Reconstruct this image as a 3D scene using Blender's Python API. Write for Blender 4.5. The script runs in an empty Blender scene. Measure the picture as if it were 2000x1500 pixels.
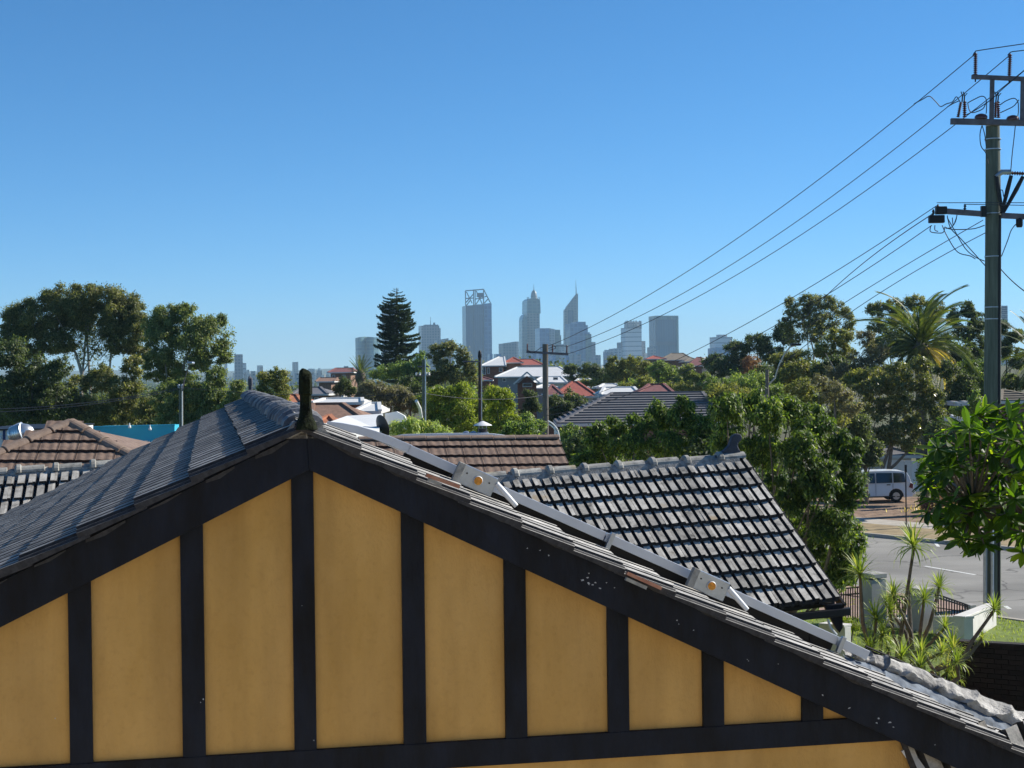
import bpy, math, random
import numpy as np
from math import radians as R_, sin, cos, pi
from mathutils import Vector as V3, Matrix

random.seed(7)
rng = np.random.default_rng(7)
scene = bpy.context.scene

# ------------------------------------------------------------------ camera
F = 3004.0            # focal length in photograph pixels (photo is 2000 wide)
H = 6.4               # eye height above the street
PITCH, ROLL = R_(-0.38), R_(0.7)
fwd = V3((0, cos(PITCH), sin(PITCH)))
up0 = V3((0, -sin(PITCH), cos(PITCH)))
rt0 = V3((1, 0, 0))
rt = rt0 * cos(ROLL) - up0 * sin(ROLL)
up = up0 * cos(ROLL) + rt0 * sin(ROLL)
EYE = V3((0, 0, H))
cd = bpy.data.cameras.new('camera')
cam = bpy.data.objects.new('camera', cd)
scene.collection.objects.link(cam)
scene.camera = cam
cd.sensor_width = 36
cd.lens = 36 * F / 2000
cd.clip_start = 0.1
cd.clip_end = 30000
m = Matrix((rt, up, -fwd)).transposed().to_4x4()
m.translation = EYE
cam.matrix_world = m

# ------------------------------------------------------------------ light
SUN_AZ, SUN_EL = R_(68), R_(33)       # azimuth clockwise from +Y
world = bpy.data.worlds.new('World')
scene.world = world
world.use_nodes = True
wn = world.node_tree
sky = wn.nodes.new('ShaderNodeTexSky')
sky.sky_type = 'NISHITA'
sky.sun_disc = False
sky.sun_elevation = SUN_EL
sky.sun_rotation = SUN_AZ
sky.altitude = 0
sky.air_density = 0.7
sky.dust_density = 0.0
sky.ozone_density = 10.0
bg = wn.nodes['Background']
bg.inputs['Strength'].default_value = 0.094
hs = wn.nodes.new('ShaderNodeHueSaturation')
hs.inputs['Hue'].default_value = 0.491
hs.inputs['Saturation'].default_value = 1.07
wn.links.new(sky.outputs[0], hs.inputs['Color'])
wn.links.new(hs.outputs[0], bg.inputs[0])
sd = bpy.data.lights.new('sun', 'SUN')
sd.energy = 4.9
sd.angle = R_(0.5)
sd.color = (1.0, 0.94, 0.84)
sun = bpy.data.objects.new('sun', sd)
scene.collection.objects.link(sun)
tosun = V3((sin(SUN_AZ) * cos(SUN_EL), cos(SUN_AZ) * cos(SUN_EL), sin(SUN_EL)))
sun.rotation_euler = tosun.to_track_quat('Z', 'Y').to_euler()
sun.location = (30, 10, 40)
scene.view_settings.view_transform = 'Standard'
scene.view_settings.look = 'None'
scene.view_settings.exposure = 0.6
scene.view_settings.gamma = 1.0
scene.cycles.use_denoising = True
scene.cycles.max_bounces = 6
scene.cycles.diffuse_bounces = 3
scene.cycles.transmission_bounces = 3
scene.cycles.transparent_max_bounces = 8
scene.cycles.volume_bounces = 0
scene.cycles.caustics_reflective = False
scene.cycles.caustics_refractive = False

# ------------------------------------------------------------------ pixel -> world
def ray(x, y):
    return rt * ((x - 1000) / F) + up * ((750 - y) / F) + fwd
def P(x, y, Y):
    d = ray(x, y)
    return EYE + d * (Y / d.y)
def hit(x, y, o, n):
    d = ray(x, y)
    return EYE + d * ((o - EYE).dot(n) / d.dot(n))
def proj(q):
    v = V3(q) - EYE
    z = v.dot(fwd)
    return 1000 + F * v.dot(rt) / z, 750 - F * v.dot(up) / z, z
def G(x, y, z=0.0):
    return hit(x, y, V3((0, 0, z)), V3((0, 0, 1)))

_Y = [-60, 0, 110, 150, 230, 330, 420, 550, 900, 1600, 3000, 4500, 6000, 7000, 7400]
_L = [0, 0, 0, -.5, -1, -2, -3, -4, -6, -8, -6, 4, 24, 44, 36]
_M = [0, 0, 0, .6, 1.6, 3.2, 3.8, 1, -12, -35, -50, -45, 0, 38, 30]
_R = [0, 0, 0, 1.2, 3.4, 6, 7, 5, -10, -35, -50, -45, 0, 40, 30]
def terr(X, Y):
    X = np.asarray(X, float); Y = np.asarray(Y, float)
    b = X / np.maximum(np.abs(Y), 30) * F + 1000
    l, mm, r = np.interp(Y, _Y, _L), np.interp(Y, _Y, _M), np.interp(Y, _Y, _R)
    wl = np.clip((900 - b) / 250, 0, 1); wr = np.clip((b - 1150) / 250, 0, 1)
    z = l * wl + r * wr + mm * (1 - wl - wr)
    far = np.clip((Y - 4500) / 2500, 0, 1)
    return z + far * (7 * np.sin(X / 420 + 1) + 4 * np.sin(X / 150) + 2 * np.sin(X / 61 + Y / 90))
def tz(X, Y): return float(terr(X, Y))

# ------------------------------------------------------------------ objects
COL = scene.collection
ORG = {}
def tag(o, label=None, cat=None, group=None, kind=None):
    if label: o['label'] = label
    if cat: o['category'] = cat
    if group: o['group'] = group
    if kind: o['kind'] = kind
    return o
def thing(name, label, cat, loc, group=None):
    o = bpy.data.objects.new(name, None)
    COL.objects.link(o)
    o.location = loc
    o.empty_display_size = 0.3
    ORG[o] = V3(loc)
    return tag(o, label, cat, group)
def link_mesh(name, verts, faces, mat, parent=None, smooth=False):
    org = ORG[parent] if parent else None
    me = bpy.data.meshes.new(name)
    vs = [tuple(V3(v) - org) for v in verts] if org is not None else [tuple(v) for v in verts]
    me.from_pydata(vs, [], faces)
    me.materials.append(mat)
    if smooth:
        me.polygons.foreach_set('use_smooth', [True] * len(me.polygons))
    me.update()
    o = bpy.data.objects.new(name, me)
    COL.objects.link(o)
    if parent:
        o.parent = parent
        ORG[o] = org
    else:
        ORG[o] = V3((0, 0, 0))
    return o
def link_np(name, v, nf, k, mat, parent=None):
    """v: (n*k,3) vertices, n faces of k consecutive vertices"""
    org = np.array(ORG[parent]) if parent else np.zeros(3)
    v = np.asarray(v, np.float32) - org.astype(np.float32)
    me = bpy.data.meshes.new(name)
    me.vertices.add(len(v)); me.vertices.foreach_set('co', v.ravel())
    me.loops.add(nf * k); me.loops.foreach_set('vertex_index', np.arange(nf * k, dtype=np.int32))
    me.polygons.add(nf); me.polygons.foreach_set('loop_start', np.arange(0, nf * k, k, dtype=np.int32))
    me.materials.append(mat)
    me.update(calc_edges=True)
    o = bpy.data.objects.new(name, me)
    COL.objects.link(o)
    if parent:
        o.parent = parent
        ORG[o] = V3(org)
    return o
def inst(name, me, mw, parent=None):
    """an object that shares a mesh; mw is its world matrix"""
    o = bpy.data.objects.new(name, me)
    COL.objects.link(o)
    if parent:
        o.parent = parent
        mw = Matrix.Translation(-ORG[parent]) @ mw
    o.matrix_local = mw
    return o

class MB:
    def __init__(s): s.v, s.f = [], []
    def add(s, vs, fs):
        k = len(s.v)
        s.v += [V3(v) for v in vs]
        s.f += [tuple(i + k for i in f) for f in fs]
        return s
    def box(s, c, size, ax=None):
        c = V3(c); sx, sy, sz = [q / 2 for q in size]
        a = ax or (V3((1, 0, 0)), V3((0, 1, 0)), V3((0, 0, 1)))
        vs = [c + a[0] * (i * sx) + a[1] * (j * sy) + a[2] * (k * sz) for k in (-1, 1) for j in (-1, 1) for i in (-1, 1)]
        return s.add(vs, [(0, 2, 3, 1), (4, 5, 7, 6), (0, 1, 5, 4), (2, 6, 7, 3), (0, 4, 6, 2), (1, 3, 7, 5)])
    def ab(s, x0, x1, y0, y1, z0, z1):
        return s.box(((x0 + x1) / 2, (y0 + y1) / 2, (z0 + z1) / 2), (x1 - x0, y1 - y0, z1 - z0))
    def bar(s, p, q, w, h=None, upv=(0, 0, 1)):
        p, q = V3(p), V3(q); d = q - p; L = d.length
        if L < 1e-6: return s
        d /= L; u = V3(upv)
        if abs(d.dot(u)) > .98: u = V3((0, 1, 0))
        x = d.cross(u).normalized(); z = x.cross(d)
        return s.box((p + q) / 2, (w, L, h or w), (x, d, z))
    def tube(s, pts, rad, n=8, cap=True):
        pts = [V3(p) for p in pts]
        rr = rad if isinstance(rad, (list, tuple)) else [rad] * len(pts)
        vs, fs = [], []
        pu = None
        for i, p in enumerate(pts):
            d = (pts[min(i + 1, len(pts) - 1)] - pts[max(i - 1, 0)]).normalized()
            if pu is None:
                pu = V3((0, 0, 1)) if abs(d.z) < .9 else V3((1, 0, 0))
            x = d.cross(pu)
            if x.length < 1e-4: x = d.cross(V3((.3, 1, .1)))
            x.normalize(); y = x.cross(d).normalized(); pu = y
            for k in range(n):
                t = 2 * pi * k / n
                vs.append(p + (x * cos(t) + y * sin(t)) * rr[i])
        for i in range(len(pts) - 1):
            for k in range(n):
                a, b = i * n + k, i * n + (k + 1) % n
                fs.append((a, b, b + n, a + n))
        if cap:
            fs.append(tuple(range(n))[::-1]); fs.append(tuple(range((len(pts) - 1) * n, len(pts) * n)))
        return s.add(vs, fs)
    def lathe(s, c, prof, n=16, axis=None):
        """prof: (radius, height) pairs about a vertical (or given) axis"""
        c = V3(c); az = V3(axis).normalized() if axis else V3((0, 0, 1))
        ax = az.cross(V3((0, 1, 0)));
        if ax.length < .1: ax = az.cross(V3((1, 0, 0)))
        ax.normalize(); ay = az.cross(ax)
        vs, fs = [], []
        for r, h in prof:
            for k in range(n):
                t = 2 * pi * k / n
                vs.append(c + az * h + (ax * cos(t) + ay * sin(t)) * max(r, 1e-4))
        for i in range(len(prof) - 1):
            for k in range(n):
                a, b = i * n + k, i * n + (k + 1) % n
                fs.append((a, b, b + n, a + n))
        fs.append(tuple(range(n))[::-1]); fs.append(tuple(range((len(prof) - 1) * n, len(prof) * n)))
        return s.add(vs, fs)
    def prism(s, poly, d):
        """polygon of 3D points pushed along the vector d"""
        n = len(poly); d = V3(d)
        vs = [V3(p) for p in poly] + [V3(p) + d for p in poly]
        return s.add(vs, [tuple(range(n))[::-1], tuple(range(n, 2 * n))] + [(i, (i + 1) % n, n + (i + 1) % n, n + i) for i in range(n)])
    def build(s, name, mat, parent=None, smooth=False, bevel=0):
        o = link_mesh(name, s.v, s.f, mat, parent, smooth)
        if bevel:
            b = o.modifiers.new('bevel', 'BEVEL'); b.width = bevel; b.segments = 2; b.limit_method = 'ANGLE'
        if smooth:
            try: o.data.set_sharp_from_angle(angle=R_(40))
            except Exception: pass
        return o

# ------------------------------------------------------------------ materials
def mat(name, col, rough=.7, metal=0, var=0.0, nscale=6, bump=0.0, bscale=40, spec=.3, col2=None, detail=6, coord='Object', rnd=0.0, stretch=None):
    m = bpy.data.materials.new(name); m.use_nodes = True
    nt = m.node_tree; bs = nt.nodes['Principled BSDF']
    bs.inputs['Roughness'].default_value = rough
    bs.inputs['Metallic'].default_value = metal
    bs.inputs['Specular IOR Level'].default_value = spec
    tc = nt.nodes.new('ShaderNodeTexCoord')
    src = tc.outputs[coord] if coord != 'World' else None
    if src is None:
        g = nt.nodes.new('ShaderNodeNewGeometry'); src = g.outputs['Position']
    if stretch:
        mp = nt.nodes.new('ShaderNodeMapping'); mp.inputs['Scale'].default_value = stretch
        nt.links.new(src, mp.inputs[0]); src = mp.outputs[0]
    if var or col2:
        no = nt.nodes.new('ShaderNodeTexNoise'); no.inputs['Scale'].default_value = nscale; no.inputs['Detail'].default_value = detail
        no.inputs['Roughness'].default_value = .65
        nt.links.new(src, no.inputs['Vector'])
        cr = nt.nodes.new('ShaderNodeValToRGB')
        c1 = tuple(max(0, c * (1 - var)) for c in col) + (1,)
        c2 = tuple(col2) + (1,) if col2 else tuple(min(1, c * (1 + var)) for c in col) + (1,)
        cr.color_ramp.elements[0].color = c1; cr.color_ramp.elements[0].position = .32
        cr.color_ramp.elements[1].color = c2; cr.color_ramp.elements[1].position = .68
        nt.links.new(no.outputs['Fac'], cr.inputs[0])
        out = cr.outputs[0]
    else:
        rgb = nt.nodes.new('ShaderNodeRGB'); rgb.outputs[0].default_value = tuple(col) + (1,); out = rgb.outputs[0]
    if rnd:
        oi = nt.nodes.new('ShaderNodeObjectInfo')
        mr = nt.nodes.new('ShaderNodeMapRange'); mr.inputs[3].default_value = 1 - rnd; mr.inputs[4].default_value = 1 + rnd
        nt.links.new(oi.outputs['Random'], mr.inputs[0])
        mx = nt.nodes.new('ShaderNodeVectorMath'); mx.operation = 'SCALE'
        nt.links.new(out, mx.inputs[0]); nt.links.new(mr.outputs[0], mx.inputs['Scale'])
        out = mx.outputs[0]
    nt.links.new(out, bs.inputs['Base Color'])
    if bump:
        nb = nt.nodes.new('ShaderNodeTexNoise'); nb.inputs['Scale'].default_value = bscale; nb.inputs['Detail'].default_value = 5
        nt.links.new(src, nb.inputs['Vector'])
        bp = nt.nodes.new('ShaderNodeBump'); bp.inputs['Strength'].default_value = bump; bp.inputs['Distance'].default_value = .02
        nt.links.new(nb.outputs['Fac'], bp.inputs['Height']); nt.links.new(bp.outputs[0], bs.inputs['Normal'])
    return m

def leafmat(name, c0, c1, c2=None, gain=1.7, rough=.5, trans=.42, spec=.35, tcol=None, nscale=.6):
    c0, c1 = [q * gain * .9 for q in c0], [q * gain for q in c1]
    if c2: c2 = [q * gain for q in c2]
    m = bpy.data.materials.new(name); m.use_nodes = True
    nt = m.node_tree; bs = nt.nodes['Principled BSDF']
    bs.inputs['Roughness'].default_value = rough; bs.inputs['Specular IOR Level'].default_value = spec
    g = nt.nodes.new('ShaderNodeNewGeometry')
    no = nt.nodes.new('ShaderNodeTexNoise'); no.inputs['Scale'].default_value = nscale; no.inputs['Detail'].default_value = 3
    nt.links.new(g.outputs['Position'], no.inputs['Vector'])
    ad = nt.nodes.new('ShaderNodeMath'); ad.operation = 'MULTIPLY_ADD'; ad.inputs[1].default_value = .55
    nt.links.new(g.outputs['Random Per Island'], ad.inputs[0])
    ms = nt.nodes.new('ShaderNodeMath'); ms.operation = 'MULTIPLY'; ms.inputs[1].default_value = .5
    nt.links.new(no.outputs['Fac'], ms.inputs[0]); nt.links.new(ms.outputs[0], ad.inputs[2])
    cr = nt.nodes.new('ShaderNodeValToRGB')
    cr.color_ramp.elements[0].color = tuple(c0) + (1,); cr.color_ramp.elements[0].position = .2
    cr.color_ramp.elements[1].color = tuple(c1) + (1,); cr.color_ramp.elements[1].position = .65
    if c2:
        e = cr.color_ramp.elements.new(.8); e.color = tuple(c2) + (1,)
    nt.links.new(ad.outputs[0], cr.inputs[0])
    nt.links.new(cr.outputs[0], bs.inputs['Base Color'])
    tr = nt.nodes.new('ShaderNodeBsdfTranslucent')
    mx = nt.nodes.new('ShaderNodeMixShader'); mx.inputs[0].default_value = trans
    gm = nt.nodes.new('ShaderNodeMix'); gm.data_type = 'RGBA'; gm.blend_type = 'MULTIPLY'; gm.inputs[0].default_value = 1
    nt.links.new(cr.outputs[0], gm.inputs[6]); gm.inputs[7].default_value = tuple(tcol or (1.9, 2.0, .8)) + (1,)
    nt.links.new(gm.outputs[2], tr.inputs[0])
    nt.links.new(bs.outputs[0], mx.inputs[1]); nt.links.new(tr.outputs[0], mx.inputs[2])
    nt.links.new(mx.outputs[0], nt.nodes['Material Output'].inputs[0])
    return m

def tilemat(name, base, dark, pale, rnd=.24, rough=.75, odd=None):
    """weathered roof tile: per-piece tone, lichen and soot patches"""
    m = bpy.data.materials.new(name); m.use_nodes = True
    nt = m.node_tree; bs = nt.nodes['Principled BSDF']; L = nt.links
    bs.inputs['Roughness'].default_value = rough; bs.inputs['Specular IOR Level'].default_value = .25
    g = nt.nodes.new('ShaderNodeNewGeometry'); oi = nt.nodes.new('ShaderNodeObjectInfo')
    n1 = nt.nodes.new('ShaderNodeTexNoise'); n1.inputs['Scale'].default_value = 7; n1.inputs['Detail'].default_value = 8; n1.inputs['Roughness'].default_value = .7
    L.new(g.outputs['Position'], n1.inputs['Vector'])
    cr = nt.nodes.new('ShaderNodeValToRGB'); e = cr.color_ramp.elements
    e[0].position = .30; e[0].color = tuple(dark) + (1,); e[1].position = .66; e[1].color = tuple(pale) + (1,)
    k = e.new(.46); k.color = tuple(base) + (1,)
    L.new(n1.outputs['Fac'], cr.inputs[0])
    mr = nt.nodes.new('ShaderNodeMapRange'); mr.inputs[3].default_value = 1 - rnd; mr.inputs[4].default_value = 1 + rnd
    L.new(oi.outputs['Random'], mr.inputs[0])
    sc = nt.nodes.new('ShaderNodeVectorMath'); sc.operation = 'SCALE'
    L.new(cr.outputs[0], sc.inputs[0]); L.new(mr.outputs[0], sc.inputs['Scale'])
    out = sc.outputs[0]
    if odd:
        n2 = nt.nodes.new('ShaderNodeTexNoise'); n2.inputs['Scale'].default_value = 1.9; n2.inputs['Detail'].default_value = 5
        L.new(g.outputs['Position'], n2.inputs['Vector'])
        r2 = nt.nodes.new('ShaderNodeValToRGB'); r2.color_ramp.elements[0].position = .63; r2.color_ramp.elements[1].position = .71
        L.new(n2.outputs['Fac'], r2.inputs[0])
        mx = nt.nodes.new('ShaderNodeMix'); mx.data_type = 'RGBA'
        L.new(r2.outputs[0], mx.inputs[0]); L.new(out, mx.inputs[6]); mx.inputs[7].default_value = tuple(odd) + (1,)
        out = mx.outputs[2]
    L.new(out, bs.inputs['Base Color'])
    nb = nt.nodes.new('ShaderNodeTexNoise'); nb.inputs['Scale'].default_value = 90; nb.inputs['Detail'].default_value = 5
    L.new(g.outputs['Position'], nb.inputs['Vector'])
    bp = nt.nodes.new('ShaderNodeBump'); bp.inputs['Strength'].default_value = .5; bp.inputs['Distance'].default_value = .006
    L.new(nb.outputs['Fac'], bp.inputs['Height']); L.new(bp.outputs[0], bs.inputs['Normal'])
    return m

M = {}
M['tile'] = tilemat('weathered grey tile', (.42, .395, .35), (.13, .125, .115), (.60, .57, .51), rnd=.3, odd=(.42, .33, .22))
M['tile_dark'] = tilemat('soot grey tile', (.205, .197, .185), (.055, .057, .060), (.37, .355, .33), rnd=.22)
M['tile_red'] = tilemat('terracotta tile', (.36, .16, .10), (.22, .10, .07), (.48, .27, .18))
M['brown'] = tilemat('brown tile', (.195, .135, .10), (.14, .095, .07), (.26, .185, .14), rnd=.07, rough=.6)
M['body'] = mat('black tile shade and bedding', (.045, .044, .046), .85, var=.4, nscale=30)  # paints the shade between tiles black; also colours the bedding strips
M['shade_brown'] = mat('dark brown tile shade', (.045, .025, .02), .85)  # shadow lines between brown tile rows, painted on the butts
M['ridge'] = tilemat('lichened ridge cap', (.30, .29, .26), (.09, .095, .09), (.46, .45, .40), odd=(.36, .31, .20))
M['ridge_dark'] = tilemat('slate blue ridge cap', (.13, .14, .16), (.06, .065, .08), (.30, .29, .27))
M['ridge_brown'] = tilemat('brown ridge cap', (.23, .165, .125), (.17, .12, .09), (.29, .22, .17), rnd=.06)
M['mortar'] = mat('pointing mortar', (.30, .29, .27), .9, var=.5, nscale=14, bump=.8, bscale=60, coord='World')
M['finial'] = mat('blackened clay finial', (.008, .010, .011), .9, spec=.08, var=.5, nscale=20, bump=.7, bscale=50, col2=(.022, .028, .012))
M['finial2'] = mat('slate finial', (.06, .065, .08), .7, var=.3, nscale=10, bump=.4)
M['timber'] = mat('black painted timber', (.0055, .0085, .0165), .55, var=.75, nscale=4, bump=.5, bscale=26, spec=.2, stretch=(1, 1, .3), detail=9)
M['flake'] = mat('bare undercoat', (.45, .47, .5), .8)
M['render'] = mat('ochre render', (.60, .355, .10), .85, var=.13, nscale=1.7, bump=.3, bscale=70, coord='World', detail=10, col2=(.645, .40, .14), stretch=(1, 1, .5))
M['under'] = mat('roof lining', (.02, .02, .022), .9)
M['alu'] = mat('mill aluminium', (.56, .60, .66), .42, metal=.35, var=.06, nscale=3, spec=.5)
M['alu_white'] = mat('white capping', (.66, .68, .70), .5, metal=.1)
M['galv'] = mat('galvanised steel', (.42, .46, .50), .38, metal=.7, var=.15, nscale=8)
M['sticker'] = mat('orange dial', (.72, .33, .05), .5, var=.3, nscale=60)
M['black'] = mat('black plastic', (.012, .012, .014), .5)
M['panel'] = mat('solar glass', (.01, .014, .03), .12, spec=.6)
M['lead'] = mat('lead flashing', (.13, .155, .19), .8, metal=0, var=.55, nscale=9, bump=.9, bscale=14, spec=.2, coord='World', detail=9)
M['chrome'] = mat('bright aluminium', (.78, .76, .72), .34, metal=.9)
M['teal'] = mat('teal paint', (.045, .42, .60), .6, var=.08, nscale=.6)
M['white'] = mat('white paint', (.74, .74, .72), .6, var=.06, nscale=2)
M['blue'] = mat('dark blue paint', (.01, .03, .12), .5)
M['ground'] = mat('dry ground', (.16, .14, .09), .95, var=.35, nscale=.08, col2=(.09, .11, .045), coord='World', bump=.4, bscale=2)
M['asphalt'] = mat('grey asphalt', (.27, .26, .235), .9, var=.13, nscale=.5, bump=.3, bscale=60, coord='World', stretch=(.25, 1, 1))
M['conc'] = mat('concrete', (.42, .38, .32), .9, var=.15, nscale=2, coord='World')
M['drygrass'] = mat('dry grass', (.30, .23, .13), .95, var=.35, nscale=2, coord='World', bump=.6, bscale=20)
M['mulch'] = mat('bark mulch', (.23, .155, .105), .95, var=.55, nscale=3, coord='World', bump=1, bscale=12)
M['lawn'] = mat('green lawn', (.15, .20, .04), .9, var=.35, nscale=5, coord='World', bump=.8, bscale=60)
M['paint'] = mat('road paint', (.7, .7, .66), .7)
M['wallw'] = mat('white rendered wall', (.62, .60, .56), .85, var=.08, nscale=3, coord='World')
M['wallg'] = mat('grey rendered pier', (.36, .35, .33), .85, var=.12, nscale=3, coord='World')
M['steel'] = mat('black steel', (.015, .015, .017), .5)
M['pave'] = mat('pink paving', (.36, .25, .20), .9, var=.2, nscale=3, coord='World')
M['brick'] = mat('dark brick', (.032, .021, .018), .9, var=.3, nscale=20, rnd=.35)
M['joint'] = mat('dark joint', (.03, .026, .024), .95)
M['pole'] = mat('treated pine pole', (.115, .13, .10), .85, var=.4, nscale=2.2, bump=.5, bscale=18, stretch=(4, 4, .35))
M['pole_grey'] = mat('weathered timber pole', (.14, .125, .105), .9, var=.3, nscale=3, bump=.5, bscale=18, stretch=(4, 4, .35))
M['pole_dark'] = mat('dark timber pole', (.06, .045, .04), .9, var=.3, nscale=3)
M['arm'] = mat('grey hardwood arm', (.13, .12, .135), .8, var=.3, nscale=5)
M['insul'] = mat('brown porcelain', (.10, .032, .025), .3, spec=.6)
M['wire'] = mat('dark wire', (.03, .035, .045), .6)
M['bark'] = mat('grey bark', (.16, .13, .10), .9, var=.4, nscale=6, bump=.6)
M['bark_pale'] = mat('pale gum bark', (.42, .37, .30), .85, var=.35, nscale=1.5, bump=.3)
M['vanpaint'] = mat('white car paint', (.72, .73, .74), .25, spec=.6)
M['carglass'] = mat('tinted glass', (.02, .028, .035), .1, spec=.8)
M['rubber'] = mat('tyre rubber', (.018, .018, .018), .85)
M['rim'] = mat('alloy rim', (.45, .45, .46), .35, metal=.8)
M['redlamp'] = mat('red tail lamp', (.16, .03, .03), .3)
M['glass'] = mat('dark window glass', (.03, .04, .055), .12, spec=.7)
M['stripe'] = mat('tower glass', (.10, .15, .22), .2, spec=.7)
M['haze'] = None

def road_surface():
    m = M['asphalt']; nt = m.node_tree; bs = nt.nodes['Principled BSDF']; L = nt.links
    src = bs.inputs['Base Color'].links[0].from_socket
    g = nt.nodes.new('ShaderNodeNewGeometry')
    wob = nt.nodes.new('ShaderNodeTexNoise'); wob.inputs['Scale'].default_value = .6; wob.inputs['Detail'].default_value = 4
    L.new(g.outputs['Position'], wob.inputs['Vector'])
    ad = nt.nodes.new('ShaderNodeVectorMath'); ad.operation = 'MULTIPLY_ADD'; ad.inputs[1].default_value = (2.5, 2.5, 0)
    L.new(wob.outputs['Color'], ad.inputs[0]); L.new(g.outputs['Position'], ad.inputs[2])
    vo = nt.nodes.new('ShaderNodeTexVoronoi'); vo.feature = 'DISTANCE_TO_EDGE'; vo.inputs['Scale'].default_value = .16
    L.new(ad.outputs[0], vo.inputs['Vector'])
    cr = nt.nodes.new('ShaderNodeValToRGB'); cr.color_ramp.elements[0].position = 0; cr.color_ramp.elements[0].color = (.45, .45, .45, 1); cr.color_ramp.elements[1].position = .012
    L.new(vo.outputs['Distance'], cr.inputs[0])
    st = nt.nodes.new('ShaderNodeTexNoise'); st.inputs['Scale'].default_value = .22; st.inputs['Detail'].default_value = 7
    L.new(g.outputs['Position'], st.inputs['Vector'])
    c2 = nt.nodes.new('ShaderNodeValToRGB'); c2.color_ramp.elements[0].position = .40; c2.color_ramp.elements[0].color = (.74, .74, .74, 1); c2.color_ramp.elements[1].position = .56
    L.new(st.outputs['Fac'], c2.inputs[0])
    m1 = nt.nodes.new('ShaderNodeMix'); m1.data_type = 'RGBA'; m1.blend_type = 'MULTIPLY'; m1.inputs[0].default_value = 1
    m2 = nt.nodes.new('ShaderNodeMix'); m2.data_type = 'RGBA'; m2.blend_type = 'MULTIPLY'; m2.inputs[0].default_value = 1
    L.new(src, m1.inputs[6]); L.new(cr.outputs[0], m1.inputs[7]); L.new(m1.outputs[2], m2.inputs[6]); L.new(c2.outputs[0], m2.inputs[7])
    L.new(m2.outputs[2], bs.inputs['Base Color'])
road_surface()
def wall_dirt():
    m = M['render']; nt = m.node_tree; bs = nt.nodes['Principled BSDF']; L = nt.links
    src = bs.inputs['Base Color'].links[0].from_socket
    g = nt.nodes.new('ShaderNodeNewGeometry'); mp = nt.nodes.new('ShaderNodeMapping'); mp.inputs['Scale'].default_value = (3.2, 3.2, .35)
    L.new(g.outputs['Position'], mp.inputs[0])
    n1 = nt.nodes.new('ShaderNodeTexNoise'); n1.inputs['Scale'].default_value = 1.6; n1.inputs['Detail'].default_value = 8; L.new(mp.outputs[0], n1.inputs['Vector'])
    c1 = nt.nodes.new('ShaderNodeValToRGB'); c1.color_ramp.elements[0].position = .35; c1.color_ramp.elements[0].color = (.87, .85, .82, 1); c1.color_ramp.elements[1].position = .62; c1.color_ramp.elements[1].color = (1.06, 1.04, 1.0, 1)
    L.new(n1.outputs['Fac'], c1.inputs[0])
    n2 = nt.nodes.new('ShaderNodeTexNoise'); n2.inputs['Scale'].default_value = 26; n2.inputs['Detail'].default_value = 6; L.new(g.outputs['Position'], n2.inputs['Vector'])
    c2 = nt.nodes.new('ShaderNodeValToRGB'); c2.color_ramp.elements[0].position = .30; c2.color_ramp.elements[0].color = (.94, .935, .93, 1); c2.color_ramp.elements[1].position = .46
    L.new(n2.outputs['Fac'], c2.inputs[0])
    for c in (c1, c2):
        mx = nt.nodes.new('ShaderNodeMix'); mx.data_type = 'RGBA'; mx.blend_type = 'MULTIPLY'; mx.inputs[0].default_value = 1
        L.new(src, mx.inputs[6]); L.new(c.outputs[0], mx.inputs[7]); src = mx.outputs[2]
    L.new(src, bs.inputs['Base Color'])
wall_dirt()
# leaf materials
LM = {
    'gum': leafmat('gum leaf', (.030, .040, .018), (.085, .088, .035), (.14, .125, .055), gain=2.25),
    'gum2': leafmat('gum leaf green', (.038, .055, .022), (.095, .11, .04), (.14, .14, .06), gain=2.25),
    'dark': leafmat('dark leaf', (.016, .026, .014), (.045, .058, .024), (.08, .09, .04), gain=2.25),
    'olive': leafmat('olive leaf', (.04, .05, .02), (.105, .105, .032), (.17, .155, .05), gain=2.25),
    'lime': leafmat('yellow green leaf', (.06, .085, .014), (.155, .185, .022), (.23, .24, .03)),
    'mid': leafmat('mid green leaf', (.035, .058, .02), (.09, .12, .035), (.14, .16, .05), gain=2.25),
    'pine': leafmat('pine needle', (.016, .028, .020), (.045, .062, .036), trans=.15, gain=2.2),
    'grey': leafmat('grey green leaf', (.06, .06, .042), (.12, .11, .075), (.17, .15, .10)),
    'rust': leafmat('rusty twig', (.10, .05, .035), (.15, .08, .055), (.19, .11, .075)),
    'mango': leafmat('mango leaf', (.014, .032, .008), (.068, .102, .019), (.19, .225, .04), rough=.5, spec=.35, trans=.4),
    'fig': leafmat('glossy leaf', (.055, .075, .022), (.10, .105, .035), (.18, .155, .055), rough=.36, spec=.6, gain=1.5),
    'magno': leafmat('broad glossy leaf', gain=1.0, c0=(.010, .032, .010), c1=(.06, .115, .016), c2=(.32, .40, .05), rough=.45, spec=.35, trans=.55, tcol=(2.6, 2.7, .5)),
    'palm': leafmat('palm frond', gain=1.25, c0=(.035, .05, .018), c1=(.085, .115, .03), c2=(.17, .16, .04), spec=.5, trans=.3),
    'palm_dry': leafmat('yellow palm frond', (.16, .12, .03), (.30, .23, .05), (.38, .27, .07), trans=.4),
    'drac': leafmat('dragon leaf', gain=1.0, c0=(.11, .16, .03), c1=(.26, .34, .06), c2=(.48, .46, .17), spec=.5, trans=.35),
    'strap': leafmat('pale strap leaf', (.10, .14, .04), (.22, .27, .08), (.38, .36, .16), trans=.35),
    'farwood': leafmat('distant foliage', (.03, .045, .02), (.07, .085, .035), nscale=.02),
    'drytuft': leafmat('dry tuft', (.18, .13, .07), (.34, .26, .15), (.42, .35, .22)),
}

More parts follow.
